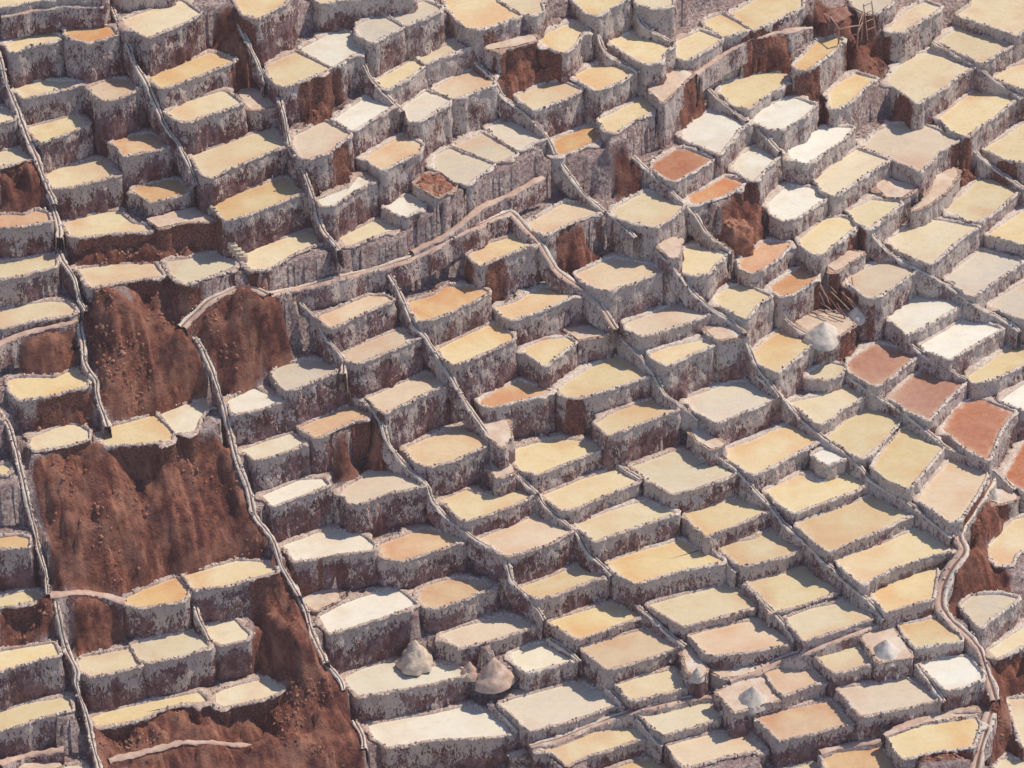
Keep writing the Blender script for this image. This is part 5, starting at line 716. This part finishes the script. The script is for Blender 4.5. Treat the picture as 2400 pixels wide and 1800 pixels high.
# ------------------------------------------------------------------ ponds
segA = np.concatenate([p for p in polys]); segB = np.concatenate([np.roll(p, -1, 0) for p in polys])
segI = np.concatenate([np.full(len(p), i) for i, p in enumerate(polys)])
def outline(poly, st=.13):
    p = poly
    e = np.roll(p, -1, 0) - p; ln = np.hypot(*e.T)[:, None] + 1e-9; k = np.minimum(.05, .15 * ln) / ln
    a = p + e * k; b = p + e * (1 - k)
    p = np.stack([a, b], 1).reshape(-1, 2)
    q = np.roll(p, -1, 0); L = np.hypot(*(q - p).T); cum = np.concatenate([[0], np.cumsum(L)])
    n = max(24, int(cum[-1] / st)); s = np.arange(n) * cum[-1] / n
    pc = np.vstack([p, p[:1]])
    r = np.stack([np.interp(s, cum, pc[:, 0]), np.interp(s, cum, pc[:, 1])], -1)
    # loosen the straight survey lines
    t = np.roll(r, -2, 0) - np.roll(r, 2, 0); t /= np.hypot(*t.T)[:, None] + 1e-9
    nrm = np.stack([t[:, 1], -t[:, 0]], -1)
    wob = fbm(r[:, 0] * .9, r[:, 1] * .9, 0, 2, 31) * .07 + fbm(r[:, 0] * 3.5, r[:, 1] * 3.5, 0, 2, 33) * .03
    r = r + nrm * wob[:, None]
    t = np.roll(r, -1, 0) - np.roll(r, 1, 0); t /= np.hypot(*t.T)[:, None] + 1e-9
    return r, np.stack([t[:, 1], -t[:, 0]], -1)
def smooth1(a, n):
    for _ in range(n): a = (np.roll(a, 1) + a * 2 + np.roll(a, -1)) / 4
    return a
ph = (1 + 5 ** .5) / 2
IV = np.array([(-1, ph, 0), (1, ph, 0), (-1, -ph, 0), (1, -ph, 0), (0, -1, ph), (0, 1, ph), (0, -1, -ph), (0, 1, -ph), (ph, 0, -1), (ph, 0, 1), (-ph, 0, -1), (-ph, 0, 1)]) / 1.9
IF = np.array([(0, 11, 5), (0, 5, 1), (0, 1, 7), (0, 7, 10), (0, 10, 11), (1, 5, 9), (5, 11, 4), (11, 10, 2), (10, 7, 6), (7, 1, 8), (3, 9, 4), (3, 4, 2), (3, 2, 6), (3, 6, 8), (3, 8, 9), (4, 9, 5), (2, 4, 11), (6, 2, 10), (8, 6, 7), (9, 8, 1)])
rs = np.random.RandomState(11)
GROUPW = 'salt evaporation ponds terraced down the hillside'
GROUPS = 'dry sandy ledges between the ponds'
for pi, (kind, z, _, label) in enumerate(PONDS):
    poly = polys[pi]
    r, nrm = outline(poly)
    n = len(r); c = poly.mean(0)
    # how much room there is for the rim on each side
    sel = (segI != pi) & (np.abs((segA + segB) / 2 - c).max(1) < 9)
    w = np.full(n, .30)
    if sel.any():
        A = segA[sel]; AB = segB[sel] - A; I = segI[sel]
        dx = r[:, None, :] - A[None]; t = np.clip((dx * AB).sum(-1) / ((AB ** 2).sum(-1) + 1e-9), 0, 1)
        d = np.sqrt(((dx - t[..., None] * AB) ** 2).sum(-1))
        dz = zp[I] - z
        j = d.argmin(1); dm = d[np.arange(n), j]; dzm = dz[j]
        up = (dzm > .5) & (dm < 1.0)
        w = np.where(dzm < -.35, np.clip(dm - .03, .06, .20), np.where(dzm < .35, np.where(dm < 1.3, .5 * dm - .01, .22),
                     np.where(dm < 1.1, dm - .16, .25)))
        lowd = np.where(dz < -.35, d - .03, 9.).min(1)
        w = np.clip(np.minimum(w, lowd), .05, .65)
    w = smooth1(w, 2)
    x, y = r[:, 0], r[:, 1]
    hf = vnoise(x * 6.5, y * 6.5, z, 41); hf2 = vnoise(x * 3.1, y * 3.1, z, 43); lf = fbm(x * .8, y * .8, z, 2, 47)
    w = w * (1 + .28 * hf2 + .15 * hf + .45 * fbm(x * .6, y * .6, z, 2, 49)) 
    back = smooth1(np.where(up, .25, 1.), 3) if sel.any() else np.ones(n)
    top = .015 + back * .08 * np.minimum(w / .2, 1) * (.8 + .8 * lf + .9 * hf)
    name = 'dry_ledge' if kind == 's' else 'earth_basin' if kind == 'k' else 'salt_pond'
    cat = {'s': 'ledge', 'k': 'basin'}.get(kind, 'salt pond')
    root = empty(name, (c[0], c[1], z), label, cat, GROUPS if kind == 's' else GROUPW if kind != 'k' else None)
    def P3(off, dzv):
        q = r + nrm * np.broadcast_to(off, (n,))[:, None]
        return np.stack([q[:, 0] - c[0], q[:, 1] - c[1], np.broadcast_to(dzv, (n,))], -1)
    # surface: rings shrinking to the centre
    ks = [1.0, .93, .8, .6, .35]; rings = []; ea = []
    for k in ks:
        q = (r - c) * k
        if k == 1.0: q = r + nrm * .06 - c
        zz = np.full(n, -.09)
        if kind == 'k': zz = fbm((q[:, 0] + c[0]) * 2.5, (q[:, 1] + c[1]) * 2.5, 0, 3, 51) * .3 + .06 - .05 * k
        if kind == 's': zz = fbm((q[:, 0] + c[0]) * 1.2, (q[:, 1] + c[1]) * 1.2, 0, 3, 53) * .10 + .03
        rings.append(np.stack([q[:, 0], q[:, 1], zz], -1)); ea.append(np.full(n, k))
    V = np.concatenate(rings + [np.array([[0, 0, rings[-1][:, 2].mean()]])])
    F = [tuple(int(v) for v in f) for f in grid_faces(len(ks), n, True)]
    o0 = (len(ks) - 1) * n; F += [(o0 + i, o0 + (i + 1) % n, len(V) - 1) for i in range(n)]
    surf = new_obj({'s': 'packed_sand', 'k': 'soil_clods'}.get(kind, 'brine'), V, F,
                   {'s': SAND, 'k': SOIL}.get(kind) or WATER[kind], root, {'edge': np.concatenate(ea + [[0.]])}, smooth=kind != 'k')
    # crusted rim with drips hanging over the wall
    salty = np.clip(.5 + c[0] / 60 + .02 * c[1] + .35 * float(vnoise(c[0] * .13, c[1] * .13, 0, 61)), 0, 1)
    if kind == 's': top = top * .35
    spike = np.clip(vnoise(x * 5.2, y * 5.2, z, 71) + .15 * hf, -.2, 1)
    drip = .05 + np.maximum(0, spike) ** 1.3 * (.25 + .45 * salty)
    if kind in 'sk': drip = drip * .5
    R = [P3(-.03, -.15 if kind not in 'sk' else -.05), P3(w * .08, top * .5), P3(w * .45, top), P3(w * .8, top * (.85 + .2 * hf2)),
         P3(w + .03 + .05 * hf, top * .3 - .03), P3(w + .035 + .05 * hf2, -drip * .6), P3(w - .01, -drip)]
    rim_m = RIMS[2] if kind in 'sk' else RIMS[0] if salty > .45 else RIMS[1]
    new_obj('rim', np.concatenate(R), grid_faces(len(R), n, True), rim_m, root)
    # clods of salt pressed along the open edges
    ok = np.nonzero(back > .8)[0]
    if len(ok) > 8:
        k = rs.choice(ok, max(8, int(len(ok) * .9))); sz = .03 + .075 * rs.rand(len(k)) ** 1.6
        off = w[k] * rs.uniform(.1, 1.25, len(k)) + rs.uniform(-.03, .05, len(k))
        q = r[k] + nrm[k] * off[:, None] - c
        VV = IV[None] * sz[:, None, None] * rs.uniform(.65, 1.3, (len(k), 12, 1)) + np.stack([q[:, 0], q[:, 1], top[k] * .8 - .10 * np.maximum(0, off / w[k] - 1)], -1)[:, None]
        cl = new_obj('salt_clods', VV.reshape(-1, 3), (IF[None] + (np.arange(len(k)) * 12)[:, None, None]).reshape(-1, 3), CLOD, root, smooth=False)
        cl['kind'] = 'stuff'
    # retaining wall down to the ground
    q = r + nrm * (w + .45)[:, None]
    zb = np.minimum(hsample(q[:, 0], q[:, 1]), hsample(r[:, 0], r[:, 1])) - .25 - z
    zb = np.clip(zb, -6, -.35); zb = np.minimum(smooth1(zb, 2), -.3)
    nr = int(np.clip(math.ceil(-zb.min() / .22), 3, 16))
    rows = []; dr = []
    for k in range(nr):
        f = k / (nr - 1.); zz = -.02 + (zb + .02) * f
        st = vnoise(x * 3.4, y * 3.4, (z + zz) * 1.3, 81) * .08 + vnoise(x * 7.5, y * 7.5, (z + zz) * 2.6, 83) * .06
        blob = fbm(x * 1.1, y * 1.1, (z + zz) * 1.1, 2, 85) * .13
        rows.append(P3(w - .03 + st * min(1, k * .6) + blob * min(1, k * .4) - zz * .05, zz)); dr.append(-zz)
    wi = 0 if salty > .72 else 1 if salty > .34 else 2
    new_obj('retaining_wall', np.concatenate(rows), grid_faces(nr, n, True), WALLS[wi], root, {'drop': np.concatenate(dr),
            'earth': np.tile(esample(x + nrm[:, 0] * (w + .5), y + nrm[:, 1] * (w + .5)), nr)})

# ------------------------------------------------------------------ channels, walkways, footpaths
def ribbon(name, P, prof, mat, parent, c, seed):
    wid = float(c[0])
    """prof: list of (offset, dz, rough) ; dz None = reach down to the ground"""
    t = np.gradient(P[:, :2], axis=0); t /= np.hypot(*t.T)[:, None] + 1e-9
    nn = np.stack([t[:, 1], -t[:, 0]], -1); rows = []
    s = np.cumsum(np.r_[0, np.hypot(*np.diff(P[:, :2], axis=0).T)])
    wm = 1 + .55 * fbm(s * .9, wid * 3.7, 0, 2, 97)
    for off, dz, ro in prof:
        o = off * wm + ro * 1.3 * vnoise(s * 4.2, off * 9 + seed, 0, 91)
        q = P[:, :2] + nn * o[:, None] if np.ndim(o) else P[:, :2] + nn * off
        if dz is None:
            zz = np.clip(hsample(q[:, 0], q[:, 1]) - .3, P[:, 2] - 1.6, P[:, 2] - .25)
        else:
            zz = P[:, 2] + dz + ro * 1.5 * vnoise(s * 3.9 + 5, off * 7 + seed, 0, 93)
        rows.append(np.stack([q[:, 0], q[:, 1], zz], -1) - c)
    dr = np.concatenate([np.maximum(0, P[:, 2] - c[2] - w_[:, 2]) for w_ in rows])
    return new_obj(name, np.concatenate(rows), grid_faces(len(rows), len(P), False), mat, parent, {'drop': dr + .5, 'earth': np.tile(esample(P[:, 0], P[:, 1]) * .8, len(rows))})
def lip_clods(P, half, parent, c, seed):
    s = np.random.RandomState(seed); k = s.randint(0, len(P), int(len(P) * .9)); sz = .03 + .07 * s.rand(len(k)) ** 2
    t = np.gradient(P[:, :2], axis=0); t /= np.hypot(*t.T)[:, None] + 1e-9
    o = s.choice([-1, 1], len(k)) * s.uniform(.4, 1.35, len(k)) * half
    q = P[k].copy(); q[:, 0] += t[k, 1] * o; q[:, 1] -= t[k, 0] * o; q[:, 2] += .03 - .12 * np.maximum(0, np.abs(o) / half - 1)
    V = IV[None] * sz[:, None, None] * s.uniform(.6, 1.4, (len(k), 12, 1)) + (q - c)[:, None]
    o_ = new_obj('salt_clods', V.reshape(-1, 3), (IF[None] + (np.arange(len(k)) * 12)[:, None, None]).reshape(-1, 3), CLOD, parent, smooth=False)
    o_['kind'] = 'stuff'
def resample(P, st=.16):
    L = np.r_[0, np.cumsum(np.sqrt((np.diff(P, axis=0) ** 2).sum(1)))]
    n = max(4, int(L[-1] / st)); s = np.linspace(0, L[-1], n)
    Q = np.stack([np.interp(s, L, P[:, k]) for k in range(3)], -1)
    for _ in range(4): Q[1:-1] = (Q[:-2] + Q[1:-1] * 2 + Q[2:]) / 4
    Q[:, 0] += fbm(s * .7, 0, 0, 3, 95) * .07; return Q
for ci, (kind, pts, label) in enumerate(CHANNELS):
    P = resample(np.array(pts).reshape(-1, 3)); 
    hz_ = hsample(P[:, 0], P[:, 1]) + .05; P[:, 2] = np.maximum(P[:, 2], np.minimum(hz_, P[:, 2] + .6))
    for _ in range(2): P[1:-1, 2] = (P[:-2, 2] + P[1:-1, 2] * 2 + P[2:, 2]) / 4
    c = P[len(P) // 2].copy(); sd = ci * 3.7; WB = WALLS[0 if c[0] > 6 else 1 if c[0] > -14 else 2]
    if kind == 'n':
        root = empty('irrigation_channel', c, label, 'channel', 'brine channels running down between the ponds')
        for sg in (-1, 1):
            pr = [(.035, -.05, 0), (.045, .01, .02), (.09, .035, .03), (.14, .01, .04), (.18, -.10, .05)]
            bk = [(.14, -.05, .0), (.19, -.2, .06), (.25, None, .07)]
            if sg < 0: pr = [(-a, b, r_) for a, b, r_ in pr][::-1]; bk = [(-a, b, r_) for a, b, r_ in bk][::-1]
            ribbon('bank', P, bk, WB, root, c, sd + sg * 2)
            ribbon('lip', P, pr[::1] if sg < 0 else pr, CHAN, root, c, sd + sg)
        ribbon('channel_bed', P, [(-.05, -.045, 0), (0, -.05, .03), (.05, -.045, 0)], BED, root, c, sd)
        lip_clods(P, .15, root, c, ci)
    elif kind == 'p':
        root = empty('channel_walkway', c, label, 'walkway', 'walkways carrying a water channel')
        lip_clods(P, .33, root, c, ci)
        ribbon('lip', P, [(-.30, -.09, .04), (-.27, -.02, .04), (-.2, .05, .03), (-.12, .03, .02), (-.07, -.05, 0)], CHAN, root, c, sd)
        ribbon('channel_bed', P, [(-.09, -.06, 0), (0, -.08, .01), (.07, -.06, 0)], BED, root, c, sd)
        ribbon('tread', P, [(.05, -.05, 0), (.08, .03, .01), (.2, .04, .02), (.33, 0, .03), (.37, -.09, .04)], PATH, root, c, sd)
        ribbon('bank', P, [(-.40, None, .06), (-.31, -.2, .05), (-.27, -.03, 0)], WB, root, c, sd)
        ribbon('bank', P, [(.34, -.03, 0), (.39, -.2, .05), (.5, None, .06)], WB, root, c, sd + 4)
    else:
        root = empty('footpath', c, label, 'footpath', 'sandy footpaths along the banks')
        ribbon('tread', P, [(-.25, -.08, .04), (-.22, -.02, .04), (-.1, .03, .02), (.1, .03, .02), (.22, -.02, .04), (.25, -.08, .04)], PATH, root, c, sd)
        ribbon('bank', P, [(-.36, None, .06), (-.27, -.2, .05), (-.22, -.04, 0)], WB, root, c, sd)
        ribbon('bank', P, [(.22, -.04, 0), (.27, -.2, .05), (.36, None, .06)], WB, root, c, sd + 4)

# ------------------------------------------------------------------ heaps
def dome(name, loc, R, Hc, mat, label, cat, group=None, rough=.06, flat=0., seed=0):
    na, nr_ = 36, 12; V = []
    for i in range(nr_ + 1):
        f = i / nr_
        for k in range(na):
            a = 2 * math.pi * k / na
            rr = R * f * (1 + .14 * float(vnoise(math.cos(a) * 1.5 + seed, math.sin(a) * 1.5, 0, 5)))
            ff = max(0, (f - flat) / (1 - flat))
            zz = Hc * (1 - ff) ** 1.15 if flat == 0 else Hc * (1 - ff ** 2.5)
            zz -= .07 * Hc * max(0, 1 - f * 6)
            x_, y_ = rr * math.cos(a), rr * math.sin(a)
            nz = float(fbm(x_ * 3 + seed, y_ * 3, zz * 3, 3, 7)) * rough * min(1, f * 4)
            V.append((x_ * (1 + nz), y_ * (1 + nz), zz + nz * .6 - (.25 if i == nr_ else 0)))
    o = new_obj(name, np.array(V), grid_faces(nr_ + 1, na, True)[:, ::-1], mat)
    o.location = loc; o['label'] = label; o['category'] = cat
    if group: o['group'] = group
    return o
PL = ['tall craggy grey salt heap at the back right of a long white pond',
      'large pinkish salt heap with dark left side',
      'low pink salt heap left of the large pinkish one',
      'pointed white salt heap alone on its square pad',
      'pointed white salt heap sharing its pad with a little heap',
      'little white salt heap left of the heap on the same pad',
      'little white salt heap at the left end of the sandy walkway',
      'big white salt heap with mauve shaded side, below the orange ponds',
      'smaller salt heap right of the stick pile',
      'pale salt heap beside the right edge']
for k, ((kd, loc, R, Hc), lb) in enumerate(zip(PILES, PL)):
    dome('salt_heap', (loc[0], loc[1], loc[2] - .15), R * 1.08, Hc * .85, {'g': SALTG, 'r': SALTP, 'w': SALTW}[kd], lb, 'salt heap',
         'heaps of harvested salt', rough={'g': .34, 'r': .2, 'w': .12}[kd], seed=k * 9.1)
dome('earth_mound', (MOUND[0] - .5, MOUND[1] + 1.0, MOUND[2] - .5), 1.25, 2.5, SOIL,
     'round brown earth mound with a flat dry top above the orange ponds', 'mound', rough=.5, flat=.55, seed=4)

# ------------------------------------------------------------------ steps cut beside the channel
def lathe_box(cx, sx, sy, sz, seed):
    V = []
    for i, (a, b, d) in enumerate([(-1, -1, -1), (1, -1, -1), (1, 1, -1), (-1, 1, -1), (-1, -1, 1), (1, -1, 1), (1, 1, 1), (-1, 1, 1)]):
        j = .9 + .2 * float(vnoise(seed + i * 1.7, i, 0, 3))
        V.append((cx[0] + a * sx * j * .5 * (1 if d < 0 else .9), cx[1] + b * sy * j * .5, cx[2] + d * sz * .5))
    F = [(0, 3, 2, 1), (4, 5, 6, 7), (0, 1, 5, 4), (1, 2, 6, 5), (2, 3, 7, 6), (3, 0, 4, 7)]
    return V, F
def flight(pts, n, label, off):
    P = np.array(pts); L = np.linspace(0, len(P) - 1, n)
    Q = np.stack([np.interp(L, range(len(P)), P[:, k]) for k in range(3)], -1) + np.array(off)
    root = empty('stone_steps', Q[0], label, 'steps')
    for i, q in enumerate(Q):
        V, F = lathe_box(q - Q[0], .62, .34, .5, i * 3.3)
        o = new_obj('step', V, F, STONE, root, smooth=False)
        bv = o.modifiers.new('bevel', 'BEVEL'); bv.width = .04; bv.segments = 2
flight(STEPS_A, 8, 'flight of eight stone steps left of a yellow pond', (0, 0, .15))
flight(STEPS_B, 4, 'short flight of four stone steps above the longer flight', (0, 0, .15))

# ------------------------------------------------------------------ poles and the shelter
def pole(name, a, b, rad, mat, parent, org, seg=7):
    a, b = Vector(a), Vector(b); d = b - a; q = d.to_track_quat('Z', 'Y'); V = []
    for k in range(4):
        f = k / 3.
        for i in range(seg):
            an = 2 * math.pi * i / seg
            v = a + d * f + q @ Vector((math.cos(an), math.sin(an), 0)) * rad * (1 - .2 * f) + Vector((0, 0, .03 * math.sin(f * 3)))
            V.append(tuple(v - Vector(org)))
    F = [tuple(int(t) for t in f) for f in grid_faces(4, seg, True)] + [tuple(range(seg))[::-1], tuple(range(3 * seg, 4 * seg))]
    return new_obj(name, V, F, mat, parent)
hx, hy, hz = HUT
# axes that follow the terraces: u along the ledge, v up the slope
U = Vector((.80, .60, 0)); Vv = Vector((-.60, .80, 0)); O = Vector((hx, hy, hz + .1))
def at(u, v, h): return O + U * u + Vv * v + Vector((0, 0, h))
sh = empty('pole_shelter', O, 'small brown pole-framed shelter on the bank at the top right', 'shelter')
for u, v, h in ((-1.3, -.6, 1.2), (.2, -.9, 1.1), (1.2, -.2, 1.5), (-.9, 1.0, 1.4), (.8, 1.3, 1.6)):
    pole('post', at(u, v, -.8), at(u, v, h), .07, WOOD, sh, O)
for a, b in (((-1.4, -.6, 1.2), (.3, -.95, 1.1)), ((.2, -.9, 1.1), (1.3, -.15, 1.5)), ((-1.3, -.6, 1.2), (-.9, 1.0, 1.4)),
             ((1.2, -.2, 1.5), (.8, 1.3, 1.6)), ((-.9, 1.0, 1.4), (.8, 1.3, 1.6)), ((.2, -.9, .5), (1.2, -.2, .7)), ((-1.3, -.6, .6), (.2, -.9, .4))):
    pole('rail', at(*a), at(*b), .055, WOOD, sh, O)
V = []; 
for i in range(9):
    for j in range(9):
        u = -1.25 + i * .24; v = .15 + j * .15
        V.append(at(u, v, 1.15 + .25 * j / 8. + .15 * i / 8 + .10 * math.sin(i * 2.2) + .12 * float(vnoise(i * .7, j * .7, 0, 4))) - O)
rf = new_obj('roof_sheet', V, grid_faces(9, 9, False), ROOF, sh); so = rf.modifiers.new('thickness', 'SOLIDIFY'); so.thickness = .05
bk = []
for i in range(7):
    for j in range(5):
        u = -.9 + i * .3; bk.append(at(u, 1.1 + .05 * i + .05 * math.sin(i * 2), -.6 + j * .45) - O)
b_ = new_obj('back_panel', bk, grid_faces(5, 7, False) if False else np.array([[i * 5 + j, (i + 1) * 5 + j, (i + 1) * 5 + j + 1, i * 5 + j + 1] for i in range(6) for j in range(4)]), ROOF, sh)
so = b_.modifiers.new('thickness', 'SOLIDIFY'); so.thickness = .06
LO = at(1.5, -.35, 0)
la = empty('wooden_ladder', LO, 'short wooden ladder frame leaning right of the pole shelter', 'ladder')
def lat(u, h): return LO + U * u + Vector((0, 0, h)) + Vv * (h * .25)
for u in (0, .75): pole('side_rail', lat(u, -.7), lat(u, 1.9), .055, WOOD, la, LO)
for h in (.0, .6, 1.2, 1.75): pole('rung', lat(-.05, h), lat(.8, h), .045, WOOD, la, LO)
def sack(loc, r, label):
    V = []
    for i in range(9):
        ph = math.pi * i / 8
        for k in range(14):
            a = 2 * math.pi * k / 14; rr = math.sin(ph) ** .6 * r * (1 + .12 * float(vnoise(a, i * .6, loc[0], 9)))
            V.append((rr * math.cos(a) * .7, rr * math.sin(a), -math.cos(ph) * r * 1.1))
    o = new_obj('sack', V, grid_faces(9, 14, True), CLOTH); o.location = loc
    o['label'] = label; o['category'] = 'sack'
sack(at(-2.3, 1.5, 1.2) , .42, 'dark upright sack standing left of the pole shelter')
to = Vector(TIMBER) + Vector((0, 0, .15))
tb = empty('brushwood_pile', to, 'heap of loose brown sticks above the big white salt heap', 'stick pile')
random.seed(5)
for i in range(18):
    a = random.gauss(-.9, .45); L = random.uniform(.6, 2.0)
    cx = to + Vector((random.uniform(-1.3, 1.2), random.uniform(-.9, .9), random.uniform(-.1, .15)))
    cx.z += -.45 * (cx.x - to.x) * .4 + (cx.y - to.y) * .5
    d = Vector((math.cos(a), math.sin(a), random.uniform(-.7, -.1))) * L / 2
    pole('stick', cx - d, cx + d, random.uniform(.025, .06), WOOD if i % 3 else SOIL, tb, to, 5)

# ------------------------------------------------------------------ rubble scattered on the banks and ledges
rng = np.random.RandomState(4)
cand_j, cand_i = np.nonzero((earth > .45) & free)
cw = np.clip(fbm(xs[cand_i] * .5, ys[cand_j] * .5, 0, 3, 77) + .12, 0, 1) ** 2; pick = rng.choice(len(cand_j), 2600, p=cw / cw.sum())
pale_j, pale_i = np.nonzero((earth < .3) & (~np.isfinite(hard)) & (near < 2.5))
pick2 = rng.choice(len(pale_j), 1500)
ico = []
def rubble(name, J, I, smin, smax, mat, label):
    n = len(J); px = xs[I] + rng.uniform(-.1, .1, n); py = ys[J] + rng.uniform(-.1, .1, n); pz = hsample(px, py)
    s = smin + (smax - smin) * rng.rand(n) ** 3
    V = IV[None] * s[:, None, None] * rng.uniform(.6, 1.25, (n, 12, 1)) * rng.uniform(.6, 1.2, (n, 1, 3)) + np.stack([px, py, pz + s * .2], -1)[:, None]
    F = IF[None] + (np.arange(n) * 12)[:, None, None]
    o = new_obj(name, V.reshape(-1, 3), F.reshape(-1, 3), mat, smooth=False); o['kind'] = 'stuff'; o['label'] = label; o['category'] = 'rubble'
rubble('earth_rubble', cand_j[pick], cand_i[pick], .03, .17, SOIL, 'brown clods and stones scattered over the bare earth banks')
rubble('salt_rubble', pale_j[pick2], pale_i[pick2], .03, .14, STONE, 'pale salt-dusted stones scattered between the ponds')

# ------------------------------------------------------------------ added pink air volume, lifts the shadows for a faded grade
hv = [(x, y, z) for x in (-165, 165) for y in (-245, 155) for z in (-145, 158)]
added_haze_m = bpy.data.materials.new('added_haze'); added_haze_m.use_nodes = True
hn = added_haze_m.node_tree; hn.nodes.remove(hn.nodes['Principled BSDF'])
pv = hn.nodes.new('ShaderNodeVolumePrincipled'); pv.inputs['Color'].default_value = (.97, .74, .76, 1)
pv.inputs['Density'].default_value = .0002
hn.links.new(pv.outputs[0], hn.nodes['Material Output'].inputs['Volume'])
hz_o = new_obj('added_haze', hv, [(0, 1, 3, 2), (4, 6, 7, 5), (0, 4, 5, 1), (2, 3, 7, 6), (0, 2, 6, 4), (1, 5, 7, 3)], added_haze_m, smooth=False)
hz_o['kind'] = 'stuff'; hz_o['label'] = 'thin pink volume added over the hillside to lift the shadows'
